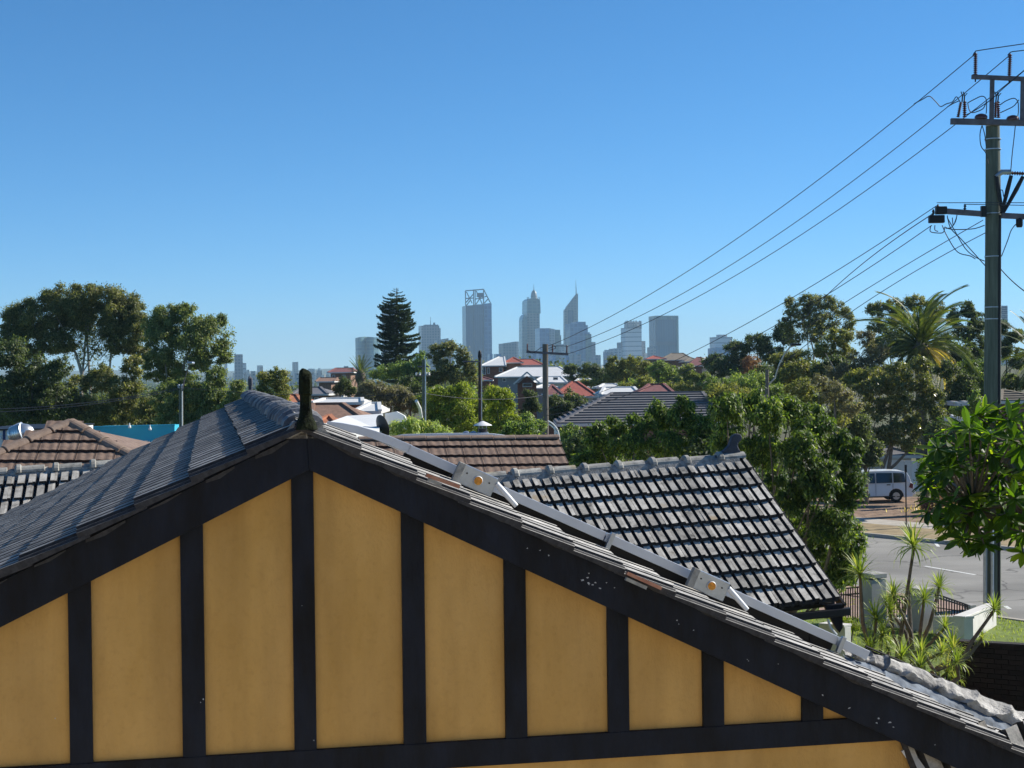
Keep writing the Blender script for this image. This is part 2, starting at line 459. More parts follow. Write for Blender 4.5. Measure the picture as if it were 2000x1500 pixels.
# ------------------------------------------------------------------ ground
def build_ground():
    ys = np.concatenate([np.linspace(-45, 120, 24), np.geomspace(126, 7350, 110)])
    u = np.linspace(-1, 1, 91)
    Xs = u[None, :] * (70 + .41 * np.maximum(ys, 0)[:, None]); Ys = np.repeat(ys[:, None], len(u), 1)
    Z = terr(Xs, Ys)
    v = np.stack([Xs, Ys, Z], -1).reshape(-1, 3)
    n = len(u)
    f = [(i * n + j, i * n + j + 1, (i + 1) * n + j + 1, (i + 1) * n + j) for i in range(len(ys) - 1) for j in range(n - 1)]
    o = link_mesh('ground', v, f, M['ground'], smooth=True)
    tag(o, kind='structure')
build_ground()

def sheet(name, pts, z, material, kind='structure'):
    o = link_mesh(name, [(p.x, p.y, z) for p in pts], [tuple(range(len(pts)))], material)
    tag(o, kind=kind)
    return o
# the side street
rF0, rF1 = G(1675, 1046), G(2000, 1078)
rN0, rN1 = G(1960, 1214), G(2000, 1224)
def along(p, q, t): return p + (q - p) * t
fl, fr = along(rF0, rF1, -7), along(rF0, rF1, 4.5)
dirr = (rF1 - rF0).normalized()
RL, RR = fl, fr
nl, nr = rN0 - dirr * 55, rN0 + dirr * 12
ROADDIR = dirr; RN = V3((-dirr.y, dirr.x, 0))
if RN.y < 0: RN = -RN
rw = (rN0 - rF0).dot(RN)
sheet('road', [fl, fr, fr + RN * rw, fl + RN * rw], .004, M['asphalt'])
def kerb(p, q, inward, name='kerb'):
    b = MB(); b.box((p + q) / 2 + V3((0, 0, .065)), ((q - p).length, .15, .13), ((q - p).normalized(), inward, V3((0, 0, 1))))
    o = b.build(name, M['conc']); tag(o, kind='structure')
kerb(fl + RN * .08, fr + RN * .08, RN)
kerb(fl + RN * (rw - .08), fr + RN * (rw - .08), RN)
sheet('dry_grass_verge', [fl + RN * .16, fr + RN * .16, fr + RN * 3.2, fl + RN * 3.2], .10, M['drygrass'])
sheet('footpath', [fl + RN * 3.2, fr + RN * 3.2, fr + RN * 4.9, fl + RN * 4.9], .104, M['conc'])
sheet('mulch_bank', [fl + RN * 4.9, fr + RN * 4.9, fr + RN * 15, fl + RN * 15], .10, M['mulch'])
sheet('lawn_verge', [fl + RN * (rw - .16), fr + RN * (rw - .16), fr + RN * (rw - 12), fl + RN * (rw - 12)], .10, M['lawn'])
def dash(x0, y0, x1, y1, w=.12):
    p, q = G(x0, y0), G(x1, y1); d = (q - p).normalized(); n = V3((-d.y, d.x, 0)) * (w / 2)
    return [p + n, q + n, q - n, p - n]
for dd in ((1806, 1106, 1905, 1123), (1824, 1057, 1833, 1068), (1963, 1184, 1972, 1190)):
    sheet('lane_line', dash(*dd), .008, M['paint'])

# ------------------------------------------------------------------ foliage
def rand_dirs(n):
    v = rng.normal(size=(n, 3)); return v / np.linalg.norm(v, axis=1, keepdims=True)
def leaves(cent, size, axisdir, outw, aspect=.42, jit=.7, shape='diamond'):
    """diamond leaves: centre, length, preferred long axis, preferred normal"""
    n = len(cent)
    a = axisdir + rand_dirs(n) * jit; a /= np.linalg.norm(a, axis=1, keepdims=True)
    nn = outw + rand_dirs(n) * .8
    b = np.cross(a, nn); b /= np.linalg.norm(b, axis=1, keepdims=True) + 1e-9
    s = (size * rng.uniform(.65, 1.3, n))[:, None]
    w = s * aspect
    v = np.empty((n, 4, 3), np.float32)
    v[:, 0] = cent - a * s * .5
    v[:, 1] = cent + b * w * .5 + a * s * .05
    v[:, 2] = cent + a * s * .5
    v[:, 3] = cent - b * w * .5 + a * s * .05
    return v.reshape(-1, 3)
def crown_verts(blobs, leaf, density=1.0, droop=0.0, aspect=.42, puff=.30, fill=.45):
    """blobs: (centre, (rx,ry,rz)). Leaves gather in puffs spread through each blob."""
    out = []
    for c, r in blobs:
        c = np.array(c); r = np.array(r, float)
        rm = float(r.mean())
        pr = max(rm * puff, leaf * 1.5)
        npuff = max(8, int((r[0] * r[2]) / (pr * pr) * 3.4))
        d = rand_dirs(npuff)
        rad = rng.uniform(fill * .5, 1.0, npuff)[:, None] ** .5
        pc = c + d * rad * (r - pr * .6)
        area = math.pi * r[0] * r[2]
        nl = int(area * 6.2 * density / (leaf * leaf * aspect * .5))
        per = rng.integers(0, npuff, nl)
        ps = rng.uniform(.6, 1.25, npuff)
        ld = rand_dirs(nl)
        lr = pr * ps[per][:, None] * np.abs(rng.normal(.72, .34, nl))[:, None]
        ld[:, 2] *= .8
        cc = pc[per] + ld * lr
        ow = ld + (cc - c) / rm * .6 + np.array([0, 0, .5])
        ax = ld * .6 + np.array([0, 0, -1.0]) * droop
        out.append(leaves(cc, leaf, ax, ow, aspect))
    return np.concatenate(out)
def limb_mesh(b, limbs, Y, sc):
    for L in limbs:
        pts = [P(x, y, Y + (q[0] if q else 0)) for x, y, w, *q in L]
        b.tube(pts, [max(.02, w * sc / 2) for x, y, w, *q in L], 7)
def tree(name, label, Y, blobs, mt, leafpx=5.5, density=1.0, droop=0.2, limbs=(), bark='bark', group=None, cat='tree', aspect=.42, puff=.30, depth=.85, fill=.45, trunkx=None, tw=None, auto=True, sparse=()):
    sc = Y / F
    xs = [b[0] for b in blobs]
    bx = trunkx if trunkx is not None else sum(xs) / len(xs)
    X0 = P(bx, 740, Y).x
    g = tz(X0, Y)
    base = V3((X0, Y, g))
    t = thing(name, label, cat, base, group)
    wb = []
    for i, bb in enumerate(blobs):
        x, y, rx, ry = bb[:4]
        dy = bb[4] if len(bb) > 4 else rng.uniform(-.35, .35) * rx * sc
        wb.append((P(x, y, Y + dy), (rx * sc, rx * sc * depth, ry * sc)))
    v = crown_verts(wb, leafpx * .9 * sc, density, droop, aspect, puff, fill)
    if sparse:
        sb = [(P(x, y, Y), (rx * sc, rx * sc * depth, ry * sc)) for x, y, rx, ry in sparse]
        v = np.concatenate([v, crown_verts(sb, leafpx * .9 * sc, density * .16, droop, aspect, .16, 0)])
    c = link_np('crown', v, len(v) // 4, 4, LM[mt], t); c['kind'] = 'stuff'
    b = MB()
    tw = tw or max(.12, .06 * max(q[2] for q in blobs) * sc)
    top = wb[int(np.argmax([q[2] * q[3] for q in blobs]))][0]
    lo = V3((X0, Y, g - .2)); midp = lo.lerp(top, .55) + V3((rng.uniform(-.05, .05) * 6 * sc * 10, 0, 0))
    b.tube([lo, lo.lerp(midp, .5), midp, top], [tw, tw * .8, tw * .6, tw * .25], 8)
    for c_, r_ in (wb if auto else []):
        st = lo.lerp(midp, random.uniform(.6, 1)); e = V3(c_)
        mm = st.lerp(e, .5) + V3((0, 0, -.08 * (e - st).length))
        mm = mm + V3((random.uniform(-.1, .1), 0, random.uniform(-.1, .05))) * (e - st).length; b.tube([st, mm, e], [tw * .34, tw * .2, tw * .06], 6)
    limb_mesh(b, limbs, Y, sc)
    b.build('trunk', M[bark], t, True)
    return t

# left: tall gums
tree('gum_tree', 'tall domed olive gum at the far left, sky showing between its thin trunks', 92,
     [(62, 618, 52, 40), (30, 625, 28, 38), (118, 588, 46, 38), (165, 578, 46, 32), (212, 590, 46, 36), (252, 605, 38, 40), (268, 640, 28, 42),
      (95, 640, 48, 34), (160, 622, 44, 30), (215, 640, 30, 30), (115, 672, 40, 28), (235, 672, 30, 26), (60, 670, 40, 40), (20, 660, 30, 36), (140, 612, 56, 36), (230, 622, 46, 38), (275, 690, 30, 26)],
     'gum', 5.0, 1.25, .35, limbs=[[(158, 800, 8), (160, 730, 7), (148, 690, 5), (122, 640, 3), (100, 600, 2)], [(160, 740, 5), (165, 690, 4), (168, 630, 3), (160, 590, 2)],
      [(178, 790, 6), (174, 720, 5), (170, 660, 4), (176, 600, 2)], [(210, 780, 5), (216, 700, 4), (222, 650, 3), (236, 610, 2)], [(148, 690, 3), (110, 655, 2), (75, 640, 1.5)],
      [(160, 730, 3), (190, 680, 2), (214, 640, 1.5)], [(222, 650, 2), (206, 690, 2), (196, 700, 1.5)]], bark='bark_pale', trunkx=165, tw=.12, auto=False, sparse=[(180, 680, 60, 44), (140, 650, 60, 40), (230, 660, 50, 40)])
tree('gum_tree', 'ragged lighter green gum leaning right, between the domed gum and the lamp post', 84,
     [(322, 618, 36, 30), (360, 612, 34, 26), (400, 640, 38, 34), (432, 625, 14, 16), (372, 660, 48, 36), (318, 668, 40, 48), (300, 640, 26, 30),
      (432, 690, 28, 32), (395, 705, 34, 30), (340, 730, 44, 36), (300, 720, 30, 34)],
     'gum2', 5.0, 1.2, .45, limbs=[[(352, 850, 8), (350, 760, 7), (362, 700, 5), (385, 655, 3), (402, 630, 2)], [(350, 760, 4), (335, 700, 3), (322, 640, 2)], [(362, 700, 3), (400, 705, 2.5), (432, 690, 1.5)]], bark='bark_pale', trunkx=352, tw=.12, auto=False, sparse=[(400, 680, 60, 50), (440, 660, 24, 40), (310, 640, 40, 50)])
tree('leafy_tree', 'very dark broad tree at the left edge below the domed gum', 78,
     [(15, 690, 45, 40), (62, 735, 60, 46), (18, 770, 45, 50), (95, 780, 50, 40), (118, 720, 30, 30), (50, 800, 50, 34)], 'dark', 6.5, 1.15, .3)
tree('leafy_tree', 'brownish olive tree in front of the domed gum trunks', 80,
     [(150, 765, 45, 36), (195, 740, 40, 34), (240, 760, 44, 36), (170, 805, 50, 34), (232, 806, 46, 34), (262, 715, 26, 28), (290, 800, 34, 34), (140, 815, 60, 26)], 'gum', 6, 1.15, .3)
tree('leafy_tree', 'fresh green tree behind the green street pole with the lamp', 76,
     [(330, 780, 42, 40), (378, 765, 40, 40), (418, 770, 36, 40), (440, 800, 24, 34), (395, 812, 48, 34), (420, 735, 26, 26), (340, 825, 44, 30)], 'gum2', 6, 1.15, .5)
tree('leafy_tree', 'small yellow-green tree left of the far roof finial', 72, [(462, 765, 24, 30), (475, 800, 30, 26), (450, 800, 26, 30)], 'gum2', 5.5, 1.1, .3)
tree('leafy_tree', 'rounded olive tree standing between the two finials of the near roof', 70,
     [(520, 745, 24, 24), (545, 738, 24, 26), (552, 770, 22, 26), (515, 778, 28, 24), (540, 795, 30, 18)], 'olive', 5.5, 1.1, .3)
# centre
tree('leafy_tree', 'dark green tree at the foot of the tall pine', 132, [(752, 728, 36, 18), (790, 722, 34, 22), (822, 705, 16, 22), (826, 735, 24, 28), (800, 750, 34, 26)], 'mid', 5, 1.2)
tree('gum_tree', 'tall ragged gum with a pale leaning trunk right of the pine', 118,
     [(852, 690, 20, 22), (876, 682, 24, 20), (902, 695, 18, 24), (916, 720, 18, 24), (862, 720, 26, 26), (890, 735, 28, 26), (925, 745, 20, 22), (845, 745, 24, 22)],
     'gum', 4.6, .95, .3, limbs=[[(868, 760, 3.5), (872, 735, 3), (880, 715, 2), (878, 690, 1.5)]], bark='bark_pale', trunkx=866, tw=.1)
tree('shrub_tree', 'grey-brown bushy tree below the small palm', 96, [(728, 762, 34, 24), (765, 770, 34, 26), (795, 785, 26, 24), (745, 790, 40, 20), (708, 770, 20, 18)], 'grey', 5, 1.15)
tree('shrub_tree', 'little dark bush beside the brick house on the left', 100, [(672, 748, 14, 14), (664, 762, 16, 14), (684, 764, 14, 14)], 'dark', 4.6, 1.2)
tree('broad_tree', 'wide yellow-green tree behind the thin street pole', 76,
     [(868, 768, 34, 20), (905, 765, 36, 22), (850, 800, 34, 30), (895, 808, 46, 34), (935, 800, 34, 34), (848, 830, 40, 26), (915, 835, 50, 24)], 'lime', 5.5, 1.25, .2)
tree('broad_tree', 'lime green bush right of the dark street pole', 70,
     [(965, 775, 28, 24), (990, 778, 22, 24), (978, 812, 34, 30), (1000, 830, 24, 26), (955, 840, 30, 22)], 'lime', 5.5, 1.2, .2)
tree('shrub', 'pale green strappy hedge bush under the white roof', 46, [(770, 838, 22, 18), (800, 830, 26, 16), (838, 834, 26, 18), (868, 846, 20, 12), (810, 850, 50, 12)], 'strap', 9, 1.1, .6, cat='shrub', aspect=.25)
tree('shrub', 'reddish flecked bush beside the roof cowl', 44, [(1000, 832, 22, 16), (1028, 840, 26, 18), (1045, 860, 22, 14), (985, 850, 20, 12)], 'mid', 8, 1.1, cat='shrub')
tree('shrub_tree', 'round dark bush right of the tall grey pole', 92, [(1085, 790, 20, 22), (1105, 800, 22, 22), (1092, 818, 30, 20), (1115, 825, 16, 14)], 'dark', 5, 1.3)
tree('shrub_tree', 'dark shrub left of the tall grey pole', 98, [(1035, 775, 16, 18), (1045, 795, 16, 16), (1028, 800, 14, 16)], 'dark', 4.6, 1.2)
tree('shrub', 'green shrubs at the foot of the tall grey pole', 60, [(1028, 822, 20, 18), (1050, 835, 20, 18), (1112, 852, 26, 30), (1100, 880, 24, 30)], 'mid', 6, 1.2, cat='shrub')
# right-hand middle distance
tree('leafy_tree', 'low dark tree in front of the stepped blue tower', 175, [(1120, 722, 22, 14), (1150, 720, 26, 14), (1172, 732, 18, 16), (1140, 738, 34, 12)], 'dark', 4.4, 1.35)
tree('leafy_tree', 'olive tree in front of the banded white tower', 160, [(1200, 715, 22, 24), (1215, 738, 26, 18), (1190, 742, 16, 18), (1236, 710, 26, 20), (1258, 722, 20, 22)], 'olive', 4.6, 1.3)
tree('leafy_tree', 'leafy tree below the dark-topped slab tower', 150, [(1285, 722, 26, 20), (1312, 730, 24, 18), (1300, 748, 36, 14), (1262, 748, 26, 14)], 'mid', 4.6, 1.3)
tree('leafy_tree', 'bushy tree left of the white gabled house on the hill', 140, [(1340, 722, 18, 16), (1352, 742, 26, 14), (1368, 735, 22, 16), (1322, 745, 20, 12)], 'gum2', 4.8, 1.3)
tree('leafy_tree', 'dark spreading tree beyond the white gabled house', 150, [(1440, 690, 32, 30), (1478, 668, 36, 20), (1500, 690, 36, 24), (1410, 720, 30, 22), (1450, 725, 40, 20)], 'dark', 4.8, 1.3)
tree('leafy_tree', 'low scrubby trees above the red roofed house', 125, [(1262, 745, 24, 14), (1232, 756, 26, 10), (1300, 758, 30, 12), (1340, 756, 26, 14), (1372, 758, 26, 14)], 'olive', 4.8, 1.25)
tree('bare_tree', 'rusty red bare tree beside the dark spreading tree', 120, [(1468, 712, 22, 22), (1455, 730, 16, 12)], 'rust', 4, .8)
tree('leafy_tree', 'green trees below the rusty tree', 92, [(1400, 752, 30, 20), (1440, 752, 34, 18), (1480, 756, 34, 22), (1520, 770, 30, 26), (1405, 775, 30, 14)], 'mid', 5.2, 1.25)
tree('gum_tree', 'round grey-green gum alone against the sky right of the skyline', 128,
     [(1545, 600, 22, 24), (1575, 588, 24, 18), (1610, 588, 28, 18), (1640, 605, 24, 20), (1658, 630, 16, 24), (1535, 635, 20, 20), (1575, 625, 30, 24), (1615, 630, 30, 22), (1550, 660, 22, 14), (1592, 655, 28, 18), (1590, 605, 30, 20)],
     'gum', 4.4, .72, .2, limbs=[[(1588, 740, 4), (1590, 690, 3.5), (1580, 650, 2.5), (1560, 615, 1.5)], [(1590, 690, 2.5), (1612, 640, 2), (1630, 610, 1.2)], [(1584, 670, 2), (1590, 620, 1.5), (1600, 595, 1)]], bark='bark_pale', trunkx=1588, tw=.1, auto=False, sparse=[(1592, 640, 62, 46)])
tree('leafy_tree', 'olive tree in front of the round gum', 105, [(1640, 660, 30, 24), (1610, 685, 34, 20), (1655, 690, 22, 20), (1560, 700, 34, 22), (1525, 705, 26, 22)], 'olive', 5, 1.15)
tree('gum_tree', 'wide brown-green gum behind the big palm', 112,
     [(1712, 608, 22, 22), (1745, 598, 26, 20), (1788, 592, 30, 18), (1825, 602, 26, 20), (1760, 625, 34, 24), (1712, 640, 24, 18), (1805, 630, 34, 24)], 'gum', 4.8, .95)
tree('gum_tree', 'dark gum between the big palm and the power pole', 108, [(1890, 605, 20, 24), (1908, 630, 22, 30), (1880, 650, 26, 24), (1862, 620, 18, 22), (1905, 680, 26, 40)], 'dark', 5, 1.1)
tree('leafy_tree', 'dark trees behind the power pole at the right edge', 104, [(1958, 640, 18, 16), (1985, 655, 24, 18), (1965, 680, 24, 24), (1990, 700, 24, 24)], 'dark', 5, 1.1)
tree('bare_tree', 'twiggy brown tree with pale branches left of the big palm', 88,
     [(1690, 660, 24, 20), (1715, 690, 28, 24), (1680, 705, 30, 26), (1640, 730, 34, 26), (1720, 730, 30, 26)], 'grey', 4.5, .7,
     limbs=[[(1702, 770, 4), (1702, 710, 3), (1692, 680, 2), (1680, 655, 1)], [(1702, 720, 2.5), (1720, 690, 2), (1730, 665, 1)], [(1640, 760, 3), (1630, 720, 2), (1612, 690, 1)]], bark='bark_pale')
tree('broad_tree', 'brown-green tree between the mango and the shiny tree', 58,
     [(1560, 755, 34, 24), (1600, 770, 34, 26), (1640, 780, 30, 30), (1632, 820, 34, 30), (1575, 790, 36, 24)], 'olive', 6, 1.1, cat='tree')
tree('bare_tree', 'purplish twiggy tree behind the mango', 55, [(1630, 765, 30, 26), (1660, 790, 26, 30), (1600, 745, 20, 16)], 'grey', 5, .8)
tree('shiny_tree', 'rounded tree of small shiny yellow-brown leaves standing behind the white van', 79,
     [(1700, 760, 36, 26), (1745, 750, 40, 26), (1790, 745, 36, 28), (1820, 780, 32, 30), (1755, 790, 44, 30), (1705, 800, 36, 32), (1830, 815, 26, 28), (1790, 835, 36, 30), (1745, 845, 40, 32), (1712, 850, 34, 30), (1780, 870, 26, 18), (1750, 720, 24, 16), (1800, 712, 24, 18)],
     'fig', 7, 1.0, .2, limbs=[[(1728, 985, 9), (1726, 940, 8), (1724, 915, 7), (1735, 880, 6), (1755, 840, 4)], [(1726, 925, 7), (1748, 908, 6), (1775, 880, 4)], [(1724, 915, 5), (1705, 880, 4), (1700, 850, 3)]], trunkx=1726, tw=.14, auto=False)
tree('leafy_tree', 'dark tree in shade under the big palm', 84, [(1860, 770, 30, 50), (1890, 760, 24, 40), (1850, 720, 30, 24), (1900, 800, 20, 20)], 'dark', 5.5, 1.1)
tree('shrub', 'green shrubs beside the white roofed carport on the right', 62, [(1880, 805, 20, 16), (1905, 790, 16, 30), (1868, 800, 14, 12)], 'mid', 6, 1.0, cat='shrub')
bgk = 0
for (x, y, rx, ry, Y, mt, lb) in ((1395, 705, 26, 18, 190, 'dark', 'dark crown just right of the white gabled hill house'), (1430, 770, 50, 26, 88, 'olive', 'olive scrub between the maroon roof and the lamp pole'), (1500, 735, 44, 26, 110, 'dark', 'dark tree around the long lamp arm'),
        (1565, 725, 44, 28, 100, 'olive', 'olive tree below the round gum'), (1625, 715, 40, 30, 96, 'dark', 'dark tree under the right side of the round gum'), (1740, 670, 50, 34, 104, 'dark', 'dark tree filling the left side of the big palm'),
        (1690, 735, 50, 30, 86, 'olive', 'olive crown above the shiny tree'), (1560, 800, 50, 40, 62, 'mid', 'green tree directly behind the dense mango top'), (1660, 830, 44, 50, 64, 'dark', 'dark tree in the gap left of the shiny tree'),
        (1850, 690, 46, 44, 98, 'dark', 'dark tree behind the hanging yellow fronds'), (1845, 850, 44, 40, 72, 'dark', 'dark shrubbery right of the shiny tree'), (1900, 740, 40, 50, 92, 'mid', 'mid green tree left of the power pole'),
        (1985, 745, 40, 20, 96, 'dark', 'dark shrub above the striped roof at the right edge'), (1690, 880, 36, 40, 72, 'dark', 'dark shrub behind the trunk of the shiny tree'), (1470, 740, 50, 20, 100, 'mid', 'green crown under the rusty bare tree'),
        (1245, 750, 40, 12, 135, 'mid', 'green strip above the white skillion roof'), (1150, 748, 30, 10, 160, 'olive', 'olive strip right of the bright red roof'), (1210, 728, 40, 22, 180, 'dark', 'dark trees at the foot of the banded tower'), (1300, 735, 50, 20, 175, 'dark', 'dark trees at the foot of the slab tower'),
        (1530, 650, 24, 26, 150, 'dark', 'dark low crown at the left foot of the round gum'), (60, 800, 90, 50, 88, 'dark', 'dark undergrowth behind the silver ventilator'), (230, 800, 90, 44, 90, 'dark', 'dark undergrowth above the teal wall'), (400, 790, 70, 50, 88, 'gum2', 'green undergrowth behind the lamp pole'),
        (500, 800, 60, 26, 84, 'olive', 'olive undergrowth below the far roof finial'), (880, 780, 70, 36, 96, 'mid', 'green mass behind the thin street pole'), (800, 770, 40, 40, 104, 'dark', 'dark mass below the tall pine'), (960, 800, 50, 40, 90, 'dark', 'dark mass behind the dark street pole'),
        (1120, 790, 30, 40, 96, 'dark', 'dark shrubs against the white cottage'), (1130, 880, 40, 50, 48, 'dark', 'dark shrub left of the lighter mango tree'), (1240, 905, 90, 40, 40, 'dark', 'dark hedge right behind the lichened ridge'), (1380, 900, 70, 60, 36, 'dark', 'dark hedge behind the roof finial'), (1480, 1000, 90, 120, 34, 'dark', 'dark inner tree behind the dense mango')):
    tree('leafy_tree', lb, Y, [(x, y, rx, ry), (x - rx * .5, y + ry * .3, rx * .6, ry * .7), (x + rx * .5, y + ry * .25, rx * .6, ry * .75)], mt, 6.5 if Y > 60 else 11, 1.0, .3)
# near right: dense mango tree
tree('mango_tree', 'dense bright green tree with drooping leaves rising behind the grey tiled roof', 31,
     [(1420, 800, 42, 42, 0), (1470, 790, 40, 36, 1), (1500, 815, 42, 42, -.5), (1545, 800, 40, 34, .5), (1590, 835, 50, 44, 0), (1640, 880, 50, 50, 0),
      (1560, 880, 52, 50, -.8), (1490, 880, 46, 46, .3), (1430, 860, 50, 42, .8), (1600, 940, 52, 50, -.8), (1655, 955, 48, 50, 0), (1550, 960, 46, 50, -.3), (1630, 1030, 52, 50, -.5), (1655, 1060, 40, 50, .4),
      (1595, 1040, 44, 60, .6), (1645, 1110, 40, 40, .5), (1500, 960, 60, 60, 1.2), (1560, 1040, 60, 60, 1.3), (1600, 1120, 60, 60, 1.6), (1500, 1180, 80, 60, 1.8), (1430, 1120, 80, 80, 2.2)],
     'mango', 10.5, 1.5, .7, aspect=.36, puff=.22, trunkx=1560, tw=.16, fill=.3)
tree('mango_tree', 'lower lighter green tree left of the dense bright tree, behind the ridge', 37,
     [(1165, 855, 32, 34, 0), (1200, 835, 30, 26, .5), (1250, 830, 36, 28, 0), (1290, 815, 32, 36, .4), (1330, 810, 36, 40, 0), (1370, 840, 36, 44, -.3), (1230, 870, 44, 34, -.3),
      (1300, 870, 46, 36, -.3), (1180, 890, 40, 30, .5), (1360, 880, 44, 34, 0), (1150, 910, 40, 30, .3)],
     'mango', 9.5, 1.4, .6, aspect=.34, puff=.28, trunkx=1280, tw=.14)

# ---------- Norfolk pine
def norfolk():
    Y = 150; sc = Y / F
    X0 = P(775, 740, Y).x; g = tz(X0, Y)
    t = thing('pine_tree', 'tall dark tiered pine standing left of centre on the skyline', 'pine tree', (X0, Y, g))
    top = P(775, 562, Y)
    b = MB(); b.tube([V3((X0, Y, g - .2)), V3((X0, Y, g + 6)), top], [.33, .24, .03], 8); b.build('trunk', M['bark'], t, True)
    meshes = []
    for k in range(4):
        # a unit branch along +X: flattened spray of needle tufts
        n = 360
        s = rng.uniform(.1, 1, n) ** .8
        w = .17 * (1 - s) ** .6 + .05
        y = rng.uniform(-1, 1, n) * w
        z = -.10 * np.sin(s * pi * .75) + .13 * s ** 3 + rng.normal(size=n) * .032 - abs(y) * .15
        c = np.stack([s, y, z], 1)
        ax = np.stack([np.ones(n), np.sign(y) * .5, np.full(n, .35)], 1)
        v = leaves(c, .10, ax, np.tile([0, 0, 1.], (n, 1)), .42, .45)
        o = link_np('branch', v, n, 4, LM['pine']); me = o.data; bpy.data.objects.remove(o); meshes.append(me)
    env = [(562, 5), (575, 18), (590, 30), (605, 34), (620, 40), (640, 38), (660, 44), (680, 42), (700, 42), (720, 44), (738, 40)]
    y = 566
    while y < 742:
        r = np.interp(y, [e[0] for e in env], [e[1] for e in env]) * sc * 1.0
        k = random.choice((7, 8)) if y > 585 else 5
        off = random.uniform(0, 2 * pi)
        c = P(775, y, Y)
        for i in range(k):
            th = off + 2 * pi * i / k + random.uniform(-.15, .15)
            rr = r * random.uniform(.72, 1.12)
            mw = Matrix.Translation(V3((X0, Y, c.z + random.uniform(-.12, .12)))) @ Matrix.Rotation(th, 4, 'Z') @ Matrix.Rotation(R_(random.uniform(-6, 8)), 4, 'Y') @ Matrix.Scale(rr, 4)
            inst('branch', random.choice(meshes), mw, t)
        y += 5.0 + (y - 562) * .018
norfolk()

# ---------- palms
def frond_mesh(nleaf=34, drop=.42, ll=.16):
    vs = []
    for i in range(nleaf):
        s = .12 + .88 * i / (nleaf - 1)
        p = np.array([s - .25 * drop * s ** 3, 0, .18 * s - drop * s ** 2.4])
        tang = np.array([1 - .75 * drop * s * s, 0, .18 - 2.4 * drop * s ** 1.4]); tang /= np.linalg.norm(tang)
        L = ll * (1.05 - .55 * s)
        for sgn in (-1, 1):
            d = np.array([0, sgn * .8, 0]) + tang * .75 + np.array([0, 0, .22 - .2 * s]); d /= np.linalg.norm(d)
            side = np.cross(d, [0, 0, 1.]); side /= np.linalg.norm(side)
            w = .0065
            q = p + d * L + np.array([0, 0, -.03 * L / ll])
            m_ = p + d * L * .5
            vs += [p, m_ + side * w, q, m_ - side * w]
    n = len(vs) // 4
    # rachis
    for i in range(8):
        s0, s1 = i / 8, (i + 1) / 8
        a = [np.array([s - .25 * drop * s ** 3, 0, .18 * s - drop * s ** 2.4]) for s in (s0, s1)]
        w0, w1 = .014 * (1 - s0) + .003, .014 * (1 - s1) + .003
        vs += [a[0] + [0, w0, 0], a[1] + [0, w1, 0], a[1] - [0, w1, 0], a[0] - [0, w0, 0]]
        vs += [a[0] + [0, 0, w0], a[1] + [0, 0, w1], a[1] - [0, 0, w1], a[0] - [0, 0, w0]]
        n += 2
    return np.array(vs), n
def palm(name, label, cx, cy, Y, rpx, nf, drops=(.25, .5, .8), mts=('palm',), dry=True, trunkw=.35, tilt0=75):
    sc = Y / F
    c = P(cx, cy, Y); g = tz(c.x, Y)
    t = thing(name, label, 'palm', (c.x, Y, g))
    b = MB(); b.tube([V3((c.x, Y, g - .2)), V3((c.x, Y, (g + c.z) / 2)), c], [trunkw, trunkw * .85, trunkw * .95], 10)
    b.lathe(c - V3((0, 0, .5)), [(trunkw * .9, -.4), (trunkw * 1.5, 0), (trunkw * 1.35, .4), (.1, .8)], 10)
    b.build('trunk', M['bark'], t, True)
    mm = {}
    for i, dr in enumerate(drops):
        for mt in set(mts) | ({'palm_dry'} if dry else set()):
            v, n = frond_mesh(40, dr)
            o = link_np('frond', v, n, 4, LM[mt]); mm[(i, mt)] = o.data; bpy.data.objects.remove(o)
    for i in range(nf):
        f = (i + .5) / nf
        th = i * 2.39996 + random.uniform(-.2, .2)
        el = tilt0 - f * (tilt0 + 45)          # degrees above horizontal, outer ones hang
        k = 0 if f < .35 else (1 if f < .72 else 2)
        mt = random.choice(mts)
        if dry and f > .62 and (cos(th) > -.1) and random.random() < .55: mt = 'palm_dry'
        L = rpx * sc * random.uniform(.9, 1.12) * (1.06 - .12 * f)
        mw = Matrix.Translation(c + V3((0, 0, -.3 * f))) @ Matrix.Rotation(th, 4, 'Z') @ Matrix.Rotation(-R_(el), 4, 'Y') @ Matrix.Rotation(random.uniform(-.5, .5), 4, 'X') @ Matrix.Scale(L, 4)
        inst('frond', mm[(k, mt)], mw, t)
palm('palm_tree', 'big date palm with arching fronds, yellow ones hanging on its right', 1798, 672, 90, 128, 62, drops=(.42, .62, .85), tilt0=68)
palm('palm_tree', 'palm cut off by the right edge behind the power pole', 2035, 700, 95, 105, 44, dry=True)
palm('palm_tree', 'small dark spiky palm left of the tall pine', 704, 728, 125, 34, 46, drops=(.1, .25, .5), mts=('dark',), dry=False, trunkw=.3)

# unseen building the view is taken from, its cream wall added for bounce light
own = thing('unseen_cream_building', 'unseen cream rendered building the view is taken from, just behind the viewpoint', 'building', V3((0, -2, 0)))
M['cream'] = mat('unseen bounce wall cream', (.66, .58, .45), .9, var=.05, nscale=1, coord='World')
MB().ab(-16, 16, -6, -.6, 0, 8.2).build('wall', M['cream'], own)  # unseen wall, added for bounce light
sheet('courtyard', [V3((-14, -.5, 0)), V3((14, -.5, 0)), V3((14, 8.2, 0)), V3((-14, 8.2, 0))], .02, M['conc'])
